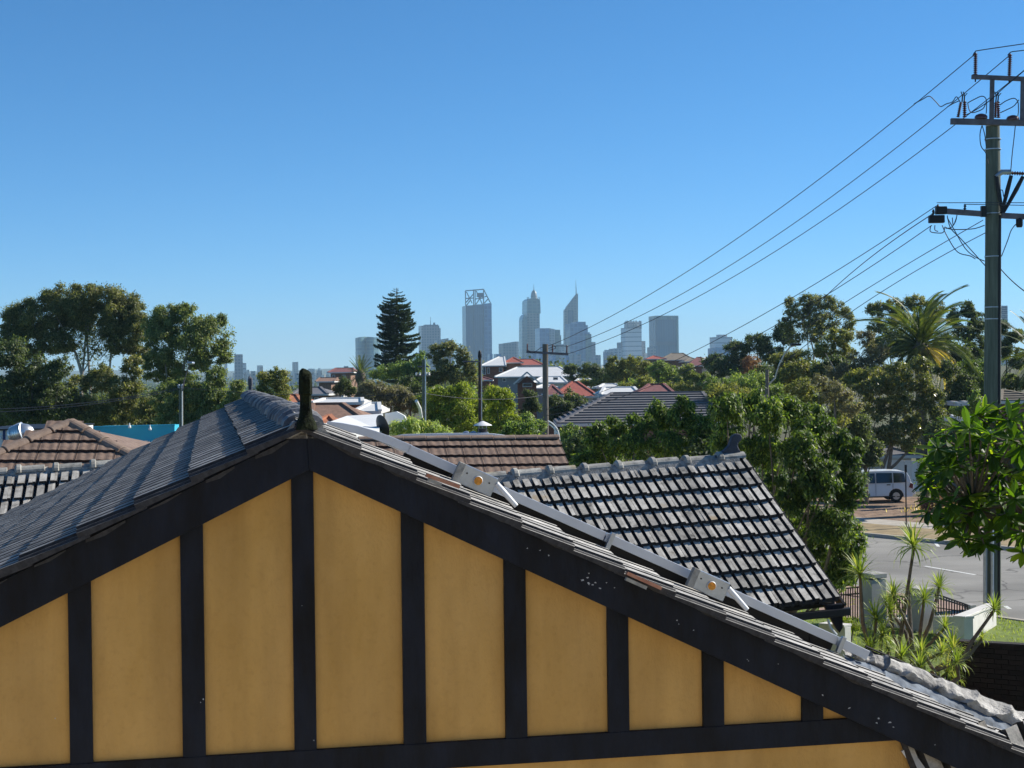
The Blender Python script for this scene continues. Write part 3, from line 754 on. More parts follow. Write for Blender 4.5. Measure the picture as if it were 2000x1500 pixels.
# ------------------------------------------------------------------ the black-and-ochre gabled house
TH = R_(11.1)
A = V3((cos(TH), sin(TH), 0)); B = V3((-sin(TH), cos(TH), 0)); Z = V3((0, 0, 1))
O = P(598, 835, 8.7)
PR = math.atan(.477)
dR = A * cos(PR) - Z * sin(PR); nR = A * sin(PR) + Z * cos(PR)
dL = -A * cos(PR) - Z * sin(PR); nL = -A * sin(PR) + Z * cos(PR)
LEN = 12.3
def onB(x, y, b):      # pixel onto the vertical plane at depth b behind the barge face
    return hit(x, y, O + B * b, B)
def loc(a, b, z): return O + A * a + B * b + Z * z

def rib_tile(w=.30, L=.40, rib=.048, kind='rib', verge=False):
    if kind == 'rib':
        pr = [(.004, rib), (.040, rib), (.048, 0), (.085, 0), (.093, rib), (.188, rib + .002), (.196, 0), (.233, 0), (.241, rib + .004), (w - .003, rib + .004)]
        if verge: pr = [(0, .004), (.022, .004), (.034, rib * .55), (.046, rib * .55), (.055, 0)] + pr[3:]
    else:
        pr = [(.003, .010)] + [(w * k / 12, .012 + .0042 * -cos(2 * pi * 2 * k / 12)) for k in range(1, 12)] + [(w, .016)]
    n = len(pr); vs = []
    for y in (0, L):
        vs += [(x, y, h) for x, h in pr]
    lip = -.045 if rib > .04 else -.022
    vs += [(x, L, min(h - .016, h * .3) + (lip if kind == 'rib' else -.030)) for x, h in pr]
    fs = [(i, i + 1, n + i + 1, n + i) for i in range(n - 1)] + [(n + i, n + i + 1, 2 * n + i + 1, 2 * n + i) for i in range(n - 1)]
    k = len(vs); vs += [(pr[0][0], 0, -.012), (pr[-1][0], 0, -.012)]
    fs += [(0, n, 2 * n, k), (n - 1, k + 1, 3 * n - 1, 2 * n - 1)]
    return vs, fs
def tile_mesh(mt, kind='rib', body='body', **k):  # body: dark shade colour for butts, sides and troughs
    vs, fs = rib_tile(kind=kind, **k)
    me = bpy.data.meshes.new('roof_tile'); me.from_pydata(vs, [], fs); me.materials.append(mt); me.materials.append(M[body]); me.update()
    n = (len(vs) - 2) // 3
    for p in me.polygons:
        if p.index >= n - 1: p.material_index = 1                      # butts and sides: gap shade painted dark
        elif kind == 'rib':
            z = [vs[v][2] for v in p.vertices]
            if max(z) - min(z) > .006 or max(z) < .004: p.material_index = 1   # trough walls and floor: shade put into the colour
    return me
def lay_tiles(parent, org, u, d, n, cols, rows, me, gauge=.34, w=.302, keep=None, tail=.034, L=.40, limit=300, jit=1.0, alt=None, name='roof_tile', c0=0, r0=0):
    """org = ridge end; u along ridge, d down the slope. One object per tile, the rest joined."""
    items = []
    for r in range(r0, rows):
        for c in range(c0, cols):
            uc, vc = (c + .5) * w, (r + .5) * gauge
            if keep and not keep(c, r, uc, vc): continue
            tl = math.asin(tail / L) * random.uniform(.94, 1.04 + .03 * jit)
            dd = d * cos(tl) + n * sin(tl); nn = n * cos(tl) - d * sin(tl)
            yaw = random.gauss(0, .004) * jit
            uu = u * cos(yaw) + dd * sin(yaw); dd2 = dd * cos(yaw) - u * sin(yaw)
            head = org + u * (c * w) + d * ((r + 1) * gauge - L + random.gauss(0, .0022) * jit) + n * (.004 + random.uniform(0, .004))
            mw = Matrix((uu, dd2, nn)).transposed().to_4x4(); mw.translation = head
            px, py, z = proj(head + d * L * .5)
            vis = 0 < px < 2000 and 0 < py < 1500 and z > 0
            items.append(((F * w / z) * (1 if vis else .01), mw, (c, r)))
    items.sort(key=lambda q: -q[0])
    for s, mw, cr in items[:limit]:
        inst(name, alt(cr) if alt and alt(cr) else me, mw, parent)
    rest = items[limit:]
    if rest:
        b = MB()
        vs = [V3(v.co) for v in me.vertices]; fs = [tuple(p.vertices) for p in me.polygons]
        for s, mw, cr in rest: b.add([mw @ v for v in vs], fs)
        o = b.build('roof_tiles', me.materials[0], parent); o['kind'] = 'stuff'
        o.data.materials.append(me.materials[1])
        o.data.polygons.foreach_set('material_index', [p.material_index for p in me.polygons] * len(rest))

house = thing('gabled_house', 'black and ochre half-timbered gable filling the foreground', 'house', loc(0, 1, -6.0))
M['tile_mid'] = tilemat('grey verge tile', (.31, .30, .28), (.12, .12, .12), (.47, .455, .43))
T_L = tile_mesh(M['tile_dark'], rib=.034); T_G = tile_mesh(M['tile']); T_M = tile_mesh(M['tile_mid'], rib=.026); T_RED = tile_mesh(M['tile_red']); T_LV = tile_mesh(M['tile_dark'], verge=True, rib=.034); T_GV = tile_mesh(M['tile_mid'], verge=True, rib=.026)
# left slope, then the strip of the right slope
nrows_l = 13; ncl = int(LEN / .302) + 1
def keepL(c, r, uc, vc):
    q = O + B * uc + dL * vc; px, py, z = proj(q); return px > -60
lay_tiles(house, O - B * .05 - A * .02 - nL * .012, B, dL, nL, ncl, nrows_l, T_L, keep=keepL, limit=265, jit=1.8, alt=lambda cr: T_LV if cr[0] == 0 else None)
def altR(cr):
    return T_GV if cr[0] == 0 else None
uR = (B + nR * .072).normalized(); nR2 = uR.cross(dR).normalized(); nR2 = nR2 if nR2.z > 0 else -nR2
lay_tiles(house, O - B * .05 - nR * .026, uR, dR, nR2, 2, 15, T_M, keep=lambda c, r, u_, v_: True, limit=35, jit=2.0, alt=altR, tail=.030)
lay_tiles(house, O - B * .05 - nR * .034, B, dR, nR, 40, 14, T_M, c0=2, limit=0, jit=1.0, tail=.028)
b = MB()          # roof body below the tiles
for s, dd, nn in ((-1, dL, nL), (1, dR, nR)):
    LL = 4.9 if s > 0 else 4.6
    q = [O + B * .12, O + B * LEN, O + B * LEN + dd * LL, O + B * .12 + dd * LL]
    b.prism([p - nn * .03 for p in q], -nn * .05)
b.build('roof_deck', M['under'], house)
# walls and half-timber
rail_top = -1.785; rail_bot = -1.905
bars = [-1.254, -.637, -.017, .610, 1.214, 1.833, 2.423, 3.057]
WB = .125     # wall is behind the barge face
def wallx(px, y=1300):
    q = onB(px, y, WB) - O; return q.dot(A)
bpx = [(135, 180), (355, 400), (573, 616), (786, 830), (985, 1027), (1185, 1226), (1370, 1411), (1563, 1604)]
barsx = [(wallx(p), wallx(q)) for p, q in bpx]
rt_ = (onB(1100, 1434, WB) - O).z; rb_ = (onB(1100, 1484, WB) - O).z
def roofz(a): return -.477 * abs(a) - .06
edges = [-2.75] + [e for q in barsx for e in q] + [3.62]
for i in range(0, len(edges), 2):
    a0, a1 = edges[i], edges[i + 1]
    pts = [(a0, rt_), (a1, rt_)] + ([(a1, max(rt_ + .001, roofz(a1)))] if True else []) + [(a0, max(rt_ + .001, roofz(a0)))]
    MB().prism([loc(a, WB, z) for a, z in pts], B * .08).build('render_panel', M['render'], house)
MB().prism([loc(a, WB, z) for a, z in ((-3.6, -5.8), (4.3, -5.8), (4.3, rb_), (-3.6, rb_))], B * .08).build('render_panel', M['render'], house)
for a0, a1 in barsx:
    mt_ = max(abs(a0), abs(a1)); zt_ = roofz(mt_) if a0 * a1 > 0 else roofz(0)
    MB().prism([loc(a0, WB - .028, rt_ - .001), loc(a1, WB - .028, rt_ - .001), loc(a1, WB - .028, roofz(a1) if a0 * a1 > 0 else roofz(.07)), loc(a0, WB - .028, roofz(a0) if a0 * a1 > 0 else roofz(.07))], B * .03).build('timber_post', M['timber'], house, bevel=.003)
MB().prism([loc(a, WB - .031, z) for a, z in ((-3.4, rb_), (3.72, rb_), (3.72, rt_), (-3.4, rt_))], B * .034).build('timber_rail', M['timber'], house, bevel=.003)
# barge boards
def lowz(px, py):
    q = onB(px, py, 0) - O; return q.dot(A), q.z
l0, l1 = lowz(133, 1158), lowz(570, 935)
r0_, r1_ = lowz(613, 922), lowz(1563, 1360)
kl = (l1[1] - l0[1]) / (l1[0] - l0[0]); kr = (r1_[1] - r0_[1]) / (r1_[0] - r0_[0])
zl = lambda a: l0[1] + kl * (a - l0[0]); zr = lambda a: r0_[1] + kr * (a - r0_[0])
topz = lambda a: -.477 * abs(a) - .012
ac = (r0_[1] - kr * r0_[0] - l0[1] + kl * l0[0]) / (kl - kr)
tip = (lowz(1765, 1462), lowz(2060, 1560))
lb = MB().prism([loc(-3.3, 0, zl(-3.3)), loc(ac, 0, zl(ac)), loc(0, 0, topz(0)), loc(-3.3, 0, topz(-3.3))], B * .045).build('barge_board', M['timber'], house, bevel=.004)
rb = MB().prism([loc(ac, 0, zl(ac)), loc(3.62, 0, zr(3.62)), loc(4.75, 0, zr(4.75)), loc(4.75, 0, topz(4.75)), loc(0, 0, topz(0))], B * .045).build('barge_board', M['timber'], house, bevel=.004)
# soffit closing the gap between board and wall
MB().prism([loc(-3.3, .045, topz(-3.3) - .03), loc(0, .045, topz(0) - .03), loc(0, .045, topz(0) - .06), loc(-3.3, .045, topz(-3.3) - .06)], B * .16).build('soffit', M['timber'], house)
MB().prism([loc(0, .045, topz(0) - .03), loc(4.7, .045, topz(4.7) - .03), loc(4.7, .045, topz(4.7) - .06), loc(0, .045, topz(0) - .06)], B * .16).build('soffit', M['timber'], house)
for s_ in (-1, 1):
    e_ = 4.6 * s_ if s_ > 0 else -3.3
    MB().prism([loc(e_, .012, topz(e_) - .02), loc(0, .012, topz(0) - .02), loc(0, .012, topz(0) + (.012 if s_ > 0 else .03)), loc(e_, .012, topz(e_) + (.012 if s_ > 0 else .03))], B * .05).build('verge_batten', M['timber'], house)
for (xa, ya, xb, yb, mt_) in ((832, 928, 897, 951, 'tile_red'), (1224, 1119, 1291, 1149, 'tile_red'), (836, 936, 862, 947, 'ridge'), (1222, 1130, 1262, 1148, 'ridge')):
    q0_, q1_ = onB(xa, ya, -.075), onB(xb, yb, -.075)
    MB().bar(q0_, q1_, .03, .020).build('broken_tile_edge', M[mt_], house)
# broken bedding strips under the verge tiles
for s in (-1, 1):
    for i in range(14 if s > 0 else 9):
        a0 = s * (.10 + i * .307 + random.uniform(-.03, .03)); a1 = a0 + s * random.uniform(.15, .27)
        h = random.uniform(.018, .04)
        p = [loc(a0, -.012, topz(a0) - .004), loc(a1, -.012, topz(a1) - .004), loc(a1, -.012, topz(a1) - h * .6), loc((a0 + a1) / 2, -.012, topz((a0 + a1) / 2) - h), loc(a0, -.012, topz(a0) - h * .5)]
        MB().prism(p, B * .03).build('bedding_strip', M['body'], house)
# flaked spots on the right board
b = MB()
spots = [(1138, 1133, 5), (1148, 1128, 4), (1150, 1140, 6), (1158, 1142, 4), (1163, 1138, 3), (1172, 1149, 4), (1030, 1071, 3), (1055, 1075, 3), (1072, 1085, 4), (1185, 1138, 3), (1200, 1148, 3),
         (1322, 1212, 3), (1326, 1219, 2.5), (1355, 1231, 2.5), (1607, 1358, 5), (1659, 1383, 4), (1716, 1403, 5), (1713, 1412, 4), (1738, 1411, 6), (1745, 1420, 3), (1462, 1291, 2), (1150, 1120, 3), (1826, 1455, 3), (1460, 1288, 2), (1520, 1297, 2)]
for x, y, r in spots:
    q = onB(x, y, -.0012); s = r * .50 * 9 / F
    k = 9
    ring = [q + (A * cos(2 * pi * i / k) * 1.25 + Z * sin(2 * pi * i / k) * .8) * s * random.uniform(.25, 1.4) for i in range(k)]
    MB().prism(ring, B * .003).build('paint_flake', M['flake'], rb)
b = MB()
for x, y, r in [(397, 1366, 3), (392, 1372, 2), (108, 1403, 3), (613, 1446, 2.5), (590, 1183, 1.5)]:
    q = onB(x, y, WB - .0305); s = r * .5 * 9 / F
    MB().prism([q + (A * cos(i * 1.05) + Z * sin(i * 1.05)) * s * random.uniform(.5, 1.4) for i in range(6)], B * .002).build('paint_flake', M['flake'], house)

# ridge caps
def cap_mesh(mt, L=.44, r=.13, h=.085, collar=True, n=8):
    vs, fs = [], []
    prof = []
    for k in range(n + 1):
        t = pi * k / n; prof.append((-cos(t), sin(t)))
    secs = [(0, 1.0, 1.0), (L - .10, 1.0, 1.0), (L - .085, 1.17, 1.3), (L - .03, 1.2, 1.34), (L, 1.05, 1.05)] if collar else [(0, .94, .92), (L - .01, 1.03, 1.05), (L, 1.0, .98)]
    for y, sx, sh in secs:
        vs += [(c * r * sx, y, s * h * sh) for c, s in prof]
    m_ = n + 1
    for i in range(len(secs) - 1):
        for k in range(n): fs.append((i * m_ + k, i * m_ + k + 1, (i + 1) * m_ + k + 1, (i + 1) * m_ + k))
    fs.append(tuple(range(m_))); fs.append(tuple(range((len(secs) - 1) * m_, len(secs) * m_))[::-1])
    me = bpy.data.meshes.new('ridge_cap'); me.from_pydata(vs, [], fs); me.materials.append(mt); me.update()
    return me
def lay_caps(parent, p, q, me, L=.43, up=Z, jit=.006, name='ridge_cap', flip=False):
    d = (q - p); n = max(1, round(d.length / L)); d.normalize(); st = (q - p).length / n
    x = d.cross(up).normalized(); z = x.cross(d)
    for i in range(n):
        o = p + d * (st * i) + z * random.uniform(-jit, jit)
        yy = d
        if flip: o = o + d * st; yy = -d
        xx = yy.cross(z)
        mw = Matrix((xx, yy * (st / L), z)).transposed().to_4x4(); mw.translation = o
        inst(name, me, mw, parent)
CAP_D = cap_mesh(M['ridge_dark'], .43, .12, .075); CAP_G = cap_mesh(M['ridge']); CAP_B = cap_mesh(M['ridge_brown'], .39, .12, .07, False)
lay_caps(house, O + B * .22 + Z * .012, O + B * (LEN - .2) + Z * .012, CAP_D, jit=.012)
MB().prism([O - A * .15 + Z * -.062, O - A * .07 + Z * .03, O + Z * .05, O + A * .07 + Z * .03, O + A * .15 - Z * .062], B * (LEN)).build('ridge_bedding', M['mortar'], house)
# finials
PROF = [(0, 0), (.02, .035), (.13, .09), (.20, .145), (.225, .215), (.25, .275), (.305, .305), (.365, .295), (.395, .25), (.375, .205), (.335, .175), (.33, .13), (.36, .07), (.40, 0)]
def finial(parent, p, d, sc=1.0, thick=.075, mt='finial', name='finial'):
    """p = foot point at ridge end, d = horizontal direction towards the ridge end"""
    x = d.cross(Z).normalized()
    pts = [p + d * ((u - .40) * sc) + Z * (h * sc) - x * (thick / 2) for u, h in PROF]
    o = MB().prism(pts, x * thick).build(name, M[mt], parent, bevel=.016)
    return o
def post_finial(parent, p, hgt, w, dpt, mt='finial'):
    b = MB()
    secs = [(-.05, 1.9, 1.7), (.0, 1.5, 1.5), (.03, 1.12, 1.1), (.10, .92, .95), (.17, .95, 1.0), (.175, 1.12, 1.15), (.25, 1.1, 1.15), (.30, 1.05, 1.1), (.325, .92, .9), (.34, .55, .6)]
    n = 10; vs = []; fs = []
    for i, (h, sx, sy) in enumerate(secs):
        for k in range(n):
            t = 2 * pi * k / n
            cx, sy_ = cos(t), sin(t)
            e = .55
            X_ = math.copysign(abs(cx) ** e, cx) * w / 2 * sx; Y_ = math.copysign(abs(sy_) ** e, sy_) * dpt / 2 * sy
            vs.append(p + A * X_ + B * Y_ + Z * (h / .34 * hgt - (.012 * (cx > .3) if i > 7 else 0)))
    for i in range(len(secs) - 1):
        for k in range(n): fs.append((i * n + k, i * n + (k + 1) % n, (i + 1) * n + (k + 1) % n, (i + 1) * n + k))
    fs.append(tuple(range(n))[::-1]); fs.append(tuple(range((len(secs) - 1) * n, len(secs) * n)))
    b.add(vs, fs); return b.build('finial', M[mt], parent, True)
post_finial(house, loc(0, .02, .035), .300, .070, .15)
post_finial(house, loc(0, LEN - .1, .06), .24, .055, .12, 'finial2')

# solar array on the right slope: seen edge-on from the gable
b0 = .55
def fr(px, py, b=b0): return onB(px, py, b)
s_top, s_mid, s_end = fr(800, 868), fr(1186, 1040), fr(1640, 1244)
s_e2 = fr(1700, 1272)
sol = thing('solar_array', 'aluminium-edged solar panels on the right slope with two orange-dialled junction brackets', 'solar panels', fr(1186, 1085) - Z * .05)
def frame_bar(p, q, name='frame', mt='alu', w=.058, gap=.0):
    d = (q - p).normalized(); n = B.cross(d).normalized()
    if n.z < 0: n = -n
    b = MB(); b.prism([p + d * gap, q - d * gap, q - n * w - d * gap, p - n * w + d * gap], B * .035)
    return b.build(name, M[mt], sol, bevel=.003)
frame_bar(s_top, s_mid, gap=.004); frame_bar(s_mid, s_end, gap=.004)
d1 = (s_end - s_top).normalized(); n1 = B.cross(d1).normalized(); n1 = n1 if n1.z > 0 else -n1
for p, q in ((s_top, s_mid), (s_mid, s_end)):
    MB().prism([p + d1 * .01 - n1 * .012, q - d1 * .01 - n1 * .012, q - d1 * .01 - n1 * .05, p + d1 * .01 - n1 * .05], B * 1.6).build('panel', M['panel'], sol).location = B * .036
# capping ramp that carries on up to the ridge, and the tail end piece
cpts = [fr(640, 823), fr(668, 826), fr(700, 832), fr(735, 842), (fr(770, 855)), fr(804, 869)]
for i in range(5):
    frame_bar(cpts[i], cpts[i + 1] + (cpts[i + 1] - cpts[i]).normalized() * .002, 'capping', 'alu', w=.045 + .002 * i)
frame_bar(fr(1642, 1245), s_e2, 'end_cap', 'alu_white', w=.062)
# black skirt below the frame, put in as its shadow gap
for p, q in ((s_top, s_mid), (s_mid, s_end)):
    b = MB(); b.prism([p + B * .05 - n1 * .056, q + B * .05 - n1 * .056, q + B * .05 - n1 * .165, p + B * .05 - n1 * .150], B * .03); b.build('rail_or_shade_strip', M['black'], sol)  # this rail is a flat black strip standing for shade under the panels
# clips and feet
for px, py in ((1190, 1056), (1640, 1258)):
    q = fr(px, py) - B * .02; b = MB(); b.box(q, (.03, .03, .11), (d1, B, n1)); b.build('clamp', M['galv'], sol, bevel=.003)
for px, py in ((1045, 1035), (1325, 1160), (1355, 1176), (1457, 1195), (1590, 1258)):
    q = fr(px, py) + B * .05; b = MB(); b.bar(q + Z * .05, q - Z * .09, .018); b.build('hanger', M['black'], sol)
# dark cables in the gap
b = MB()
for pts in (((845, 945), (866, 930), (890, 935)), ((850, 955), (880, 925), (868, 950)), ((1180, 1085), (1200, 1105), (1225, 1100)), ((1060, 1030), (1075, 1050), (1095, 1045)), ((1100, 1055), (1115, 1075), (1140, 1082)), ((930, 960), (921, 975), (916, 960))):
    b.tube([fr(x, y) + B * random.uniform(-.05, .1) for x, y in pts], .006, 5)
b.build('cable', M['black'], sol)
def bracket(cx, cy):
    q = fr(cx, cy) - B * .10
    w, h = .235, .125
    b = MB(); b.box(q, (w, .02, h), (d1, B, n1)); p = b.build('junction_plate', M['galv'], sol, bevel=.006)
    b = MB(); b.box(q - d1 * (w / 2 + .006) , (.045, .05, h), (d1, B, n1)); b.build('plate_lip', M['ridge'], sol, bevel=.004)
    b = MB(); b.lathe(q - B * .010 + d1 * .005 , [(.030, 0), (.030, .008), (.026, .012)], 20, -B); b.build('dial_rim', M['alu_white'], sol)
    b = MB(); b.lathe(q - B * .018 + d1 * .005, [(.026, 0), (.026, .006)], 20, -B); b.box(q - B * .028 + d1 * .005, (.044, .008, .009), (d1, B, n1)); b.build('dial', M['sticker'], sol)
    b = MB()
    for s in (-1, 1): b.lathe(q - B * .010 + d1 * s * .075 + n1 * .015, [(.005, 0), (.005, .006)], 8, -B)
    b.build('screw', M['black'], sol)
    # the pale handle tube running down from the plate
    e0 = q + d1 * (w / 2) + n1 * .03; e1 = e0 + d1 * .17 - n1 * .075
    b = MB(); b.tube([e0, e0.lerp(e1, .5), e1], [.018, .018, .016], 10); b.build('lever', M['alu_white'], sol, True, bevel=0)
bracket(926, 936); bracket(1377, 1139)

# lower hip: bulky mortared caps and lead flashing beside the verge
hip = thing('mortared_hip', 'lumpy mortared hip caps over lead flashing at the lower right of the near roof', 'roof hip', fr(1820, 1360))
hb = .75
UP_ = [(1640, 1262), (1700, 1276), (1750, 1290), (1857, 1334), (1964, 1378), (2060, 1420)]
LO_ = [(1652, 1296), (1700, 1318), (1741, 1338), (1830, 1383), (1902, 1419), (2060, 1490)]
def pl(L_, t):
    k = t * (len(L_) - 1); i_ = min(int(k), len(L_) - 2); f = k - i_
    return L_[i_][0] + (L_[i_ + 1][0] - L_[i_][0]) * f, L_[i_][1] + (L_[i_ + 1][1] - L_[i_][1]) * f
from mathutils import noise as mnoise
def strip(f0, f1, n_, m_, out, amp, lump, name, mt):
    vs, fs = [], []
    for i in range(n_ + 1):
        t = i / n_; (ux, uy), (lx, ly) = pl(UP_, t), pl(LO_, t)
        for k in range(m_ + 1):
            f = f0 + (f1 - f0) * k / m_; q = onB(ux + (lx - ux) * f, uy + (ly - uy) * f, hb - .28 * f)
            e = k / m_
            g_ = sin(pi * min(1, max(0, e)))
            q = q - B * (out * g_) + Z * (mnoise.noise(q * 9) * amp + mnoise.noise(q * 28) * amp * .45)
            q = q - B * (mnoise.noise(q * 14 + V3((3, 1, 2))) * amp * 1.6)
            if lump: q = q + (Z * .5 - B) * lump * max(0, 1 - abs(((t * 8.0) % 1) - .5) * 6)
            vs.append(q)
    for i in range(n_):
        for k in range(m_): a = i * (m_ + 1) + k; fs.append((a, a + 1, a + m_ + 2, a + m_ + 1))
    return MB().add(vs, fs).build(name, mt, hip, True)
M['mortar_pale'] = mat('stained pale mortar', (.03, .03, .032), .9, nscale=3.6, bump=1.0, bscale=35, coord='World', col2=(.62, .60, .56), detail=10)
strip(-.02, .50, 170, 9, .07, .020, .034, 'mortar_cap', M['mortar_pale'])
strip(.46, 1.0, 150, 6, .02, .006, .012, 'lead_flashing', M['lead'])
b = MB(); b.tube([onB(1652, 1297, .42), onB(1741, 1339, .42), onB(1830, 1384, .42), onB(1902, 1420, .42), onB(2000, 1464, .4)], .010, 6); b.build('gap_strip', M['black'], hip)
b = MB(); b.tube([onB(1690, 1262, .95), onB(1850, 1330, .95), onB(2060, 1422, .95)], .008, 6); b.build('gutter_wire', M['black'], hip)
MB().prism([onB(1690, 1265, .93), onB(2060, 1425, .93), onB(2060, 1445, .93), onB(1690, 1285, .93)], B * .02).build('hip_board', M['black'], hip)

# pale sunlit tiles of the lower skirt roof at the bottom right
sk = thing('skirt_roof', 'sunlit pale tiles of a low skirt roof at the bottom right corner', 'roof', onB(1800, 1560, -.2))
so = onB(1768, 1462, .10)
sdir = (A * .42 - B * .10 - Z * .62).normalized(); su = A; sn = su.cross(sdir).normalized(); sn = sn if sn.z > 0 else -sn
lay_tiles(sk, so, su, sdir, sn, 3, 2, T_G, keep=None)
MB().bar(so, so + sdir * .8, .02, .06).build('skirt_edge', M['alu_white'], sk)
so2 = onB(1985, 1445, -.03)

# ------------------------------------------------------------------ neighbouring tiled roofs
def plane_roof(thing_, ridL, ridR, down, cols, rows, me, w=.302, gauge=.34, keep=None, deck=True, under='under', **k):
    u = (ridR - ridL).normalized(); d = down.normalized(); n = u.cross(d).normalized()
    if n.z < 0: n = -n
    lay_tiles(thing_, ridL, u, d, n, cols, rows, me, gauge=gauge, w=w, keep=keep, **k)
    if deck:
        q = [ridL, ridR, ridR + d * (rows * gauge - .06), ridL + d * (rows * gauge - .06)]
        MB().prism([p - n * .02 for p in q], -n * .06).build('roof_deck', M[under], thing_)
    return u, d, n
# grey roof on the right
nA, nB, nC = P(925, 940, 22.6), P(1452, 897, 23.4), P(1642, 1178, 21.3)
nb = thing('tiled_roof_wing', 'weathered grey ribbed-tile roof with scroll finial, right of the gable', 'roof', P(1450, 1260, 22))
dn = (nC - nB); slopeL = dn.length
uu = (nB - nA).normalized()
rows = 9; gg = slopeL / rows
cols = round((nB - nA).length / .302); wN = (nB - nA).length / cols
lay_tiles(nb, nA, uu, dn.normalized(), (uu.cross(dn.normalized()) * (1 if uu.cross(dn).z > 0 else -1)).normalized(), cols, rows, T_G, gauge=gg, w=wN, L=gg + .06, tail=.066, jit=1.0)
nn_ = uu.cross(dn.normalized()).normalized(); nn_ = nn_ if nn_.z > 0 else -nn_
MB().prism([p - nn_ * .03 for p in (nA, nB - uu * .05, nC - uu * .05 - dn.normalized() * .05, nA + dn)], -nn_ * .08).build('roof_deck', M['under'], nb)
backd = V3((0, 1.9, -1.5)).normalized()
MB().prism([nA + Z * -.02, nB + Z * -.02, nB + backd * 2.5, nA + backd * 2.5], V3((0, 0, -.06))).build('back_slope', M['tile'], nb)
lay_caps(nb, nA - uu * .05 + Z * .03, nB + Z * .03, CAP_G, L=.53, jit=.008, flip=True)
MB().prism([nA - uu * .1 + q for q in (V3((0, -.20, -.11)), V3((0, -.13, .04)), V3((0, 0, .07)), V3((0, .13, .03)), V3((0, .2, -.1)))], (nB - nA) + uu * .02).build('ridge_bedding', M['mortar'], nb)
finial(nb, nB + uu * -.02 + Z * .06, uu, 1.12, .10, 'finial2')
# verge tiles, gutter and bracket of that roof
e0 = nC - uu * 3.4
b = MB(); b.prism([e0 + V3((0, -.03, -.06)), e0 + V3((0, -.14, -.06)), e0 + V3((0, -.14, -.16)), e0 + V3((0, -.03, -.16))], (nC - e0) + uu * .12); b.build('gutter', M['steel'], nb, bevel=.01)
vb = nB + uu * .04
MB().prism([vb - nn_ * .02, nC + uu * .04 - nn_ * .02, nC + uu * .04 - nn_ * .16 , vb - nn_ * .16], uu * .04).build('barge_board', M['timber'], nb)
q0 = P(1610, 1188, 21.2)
MB().prism([P(1610, 1184, 21.2), P(1646, 1180, 21.2), P(1646, 1226, 21.2), P(1640, 1236, 21.2), P(1632, 1226, 21.2)], V3((0, .12, 0))).build('eave_bracket', M['timber'], nb)
b = MB(); b.tube([P(1617, 1210, 21.1), P(1622, 1226, 21.1), P(1634, 1240, 21.1)], .018, 7); b.build('downpipe', M['white'], nb, True)
# body below, in shade
MB().ab(nA.x + .4, nB.x + .35, 22.4, 25.4, 0, nC.z - .15).build('wall', M['render'], nb)

# grey roof at the far left
gl = thing('tiled_roof_wing', 'weathered grey ribbed-tile roof at the left edge behind the near slope', 'roof', P(60, 1100, 21.6))
gA, gB = P(-60, 934, 21.6), P(232, 913, 22.1)
gd = V3((.12, -.88, -.60))
u_, d_, n_ = plane_roof(gl, gA, gB, gd, 7, 6, T_G, w=(gB - gA).length / 7, gauge=.33, jit=1.4, tail=.045)
lay_caps(gl, gA + Z * .03, gB + Z * .03, CAP_G, L=.56, flip=True)
MB().prism([gA + q for q in (V3((0, -.18, -.10)), V3((0, -.12, .04)), V3((0, 0, .07)), V3((0, .12, .03)), V3((0, .2, -.1)))], (gB - gA)).build('ridge_bedding', M['mortar'], gl)
MB().ab(gA.x, gB.x - .2, 21.9, 24, 0, gA.z - .5).build('wall', M['render'], gl)
# brown roof behind the ridge, right
T_B = tile_mesh(M['brown'], 'wave', 'shade_brown')
br = thing('brown_roof', 'brown wavy-tiled gable roof behind the solar panels', 'roof', P(950, 1000, 27))
bA, bB = P(700, 861, 27.6), P(1092, 858, 28.2)
bd = (P(1114, 920, 27.1) - bB)
cB = round((bB - bA).length / .302)
u_, d_, n_ = plane_roof(br, bA, bB, bd, cB, 4, T_B, w=(bB - bA).length / cB, gauge=.36, tail=.05, L=.43, jit=.3)
lay_caps(br, bA + Z * .02, bB + Z * .02, CAP_B, L=.40)
MB().prism([bA, bB, bB + V3((0, 1.8, -1)), bA + V3((0, 1.8, -1))], V3((0, 0, -.05))).build('back_slope', M['brown'], br)
MB().ab(bA.x + .2, bB.x - .1, 27.2, 30.5, 0, bA.z - .85).build('wall', M['wallg'], br)
# brown hip roof, left
bh = thing('brown_roof', 'brown wavy-tiled hip roof at the left beside the silver ventilator', 'roof', P(100, 1000, 25))
ap = P(138, 828, 26.0)
cl, cr_ = P(-90, 925, 24.4), P(315, 925, 24.9)
fd = ((cl + cr_) / 2 - ap); fu = (cr_ - cl).normalized(); fd = fd - fu * fd.dot(fu); fd_n = fd.normalized()
slp = fd.length; fn = fu.cross(fd_n).normalized(); fn = fn if fn.z > 0 else -fn
rowsH = 5; gH = slp / rowsH
wl_ = (ap - cl).dot(fu); wr_ = (cr_ - ap).dot(fu)
def keepH(c, r, uc, vc):
    x = uc - wl_ ; v = (r + .85) * gH / slp
    return -wl_ * v - .05 < x < wr_ * v + .05
lay_tiles(bh, ap - fu * wl_, fu, fd_n, fn, int((wl_ + wr_) / .305) + 1, rowsH, T_B, gauge=gH, w=.305, L=gH + .07, tail=.055, jit=.3, keep=keepH)
MB().add([ap - fn * .03, cl - fn * .03, cr_ - fn * .03, ap + V3((.9, 4.2, -1.6)), ap + V3((-.9, 4.2, -1.6)), cl + V3((0, 5, 0)), cr_ + V3((0, 5, 0))],
         [(0, 1, 2), (0, 2, 6), (0, 1, 5), (0, 5, 6)]).build('side_slope', M['brown'], bh)
lay_caps(bh, ap + Z * .03, cl + Z * .03, CAP_B, L=.42, up=(Z - B * .2).normalized())
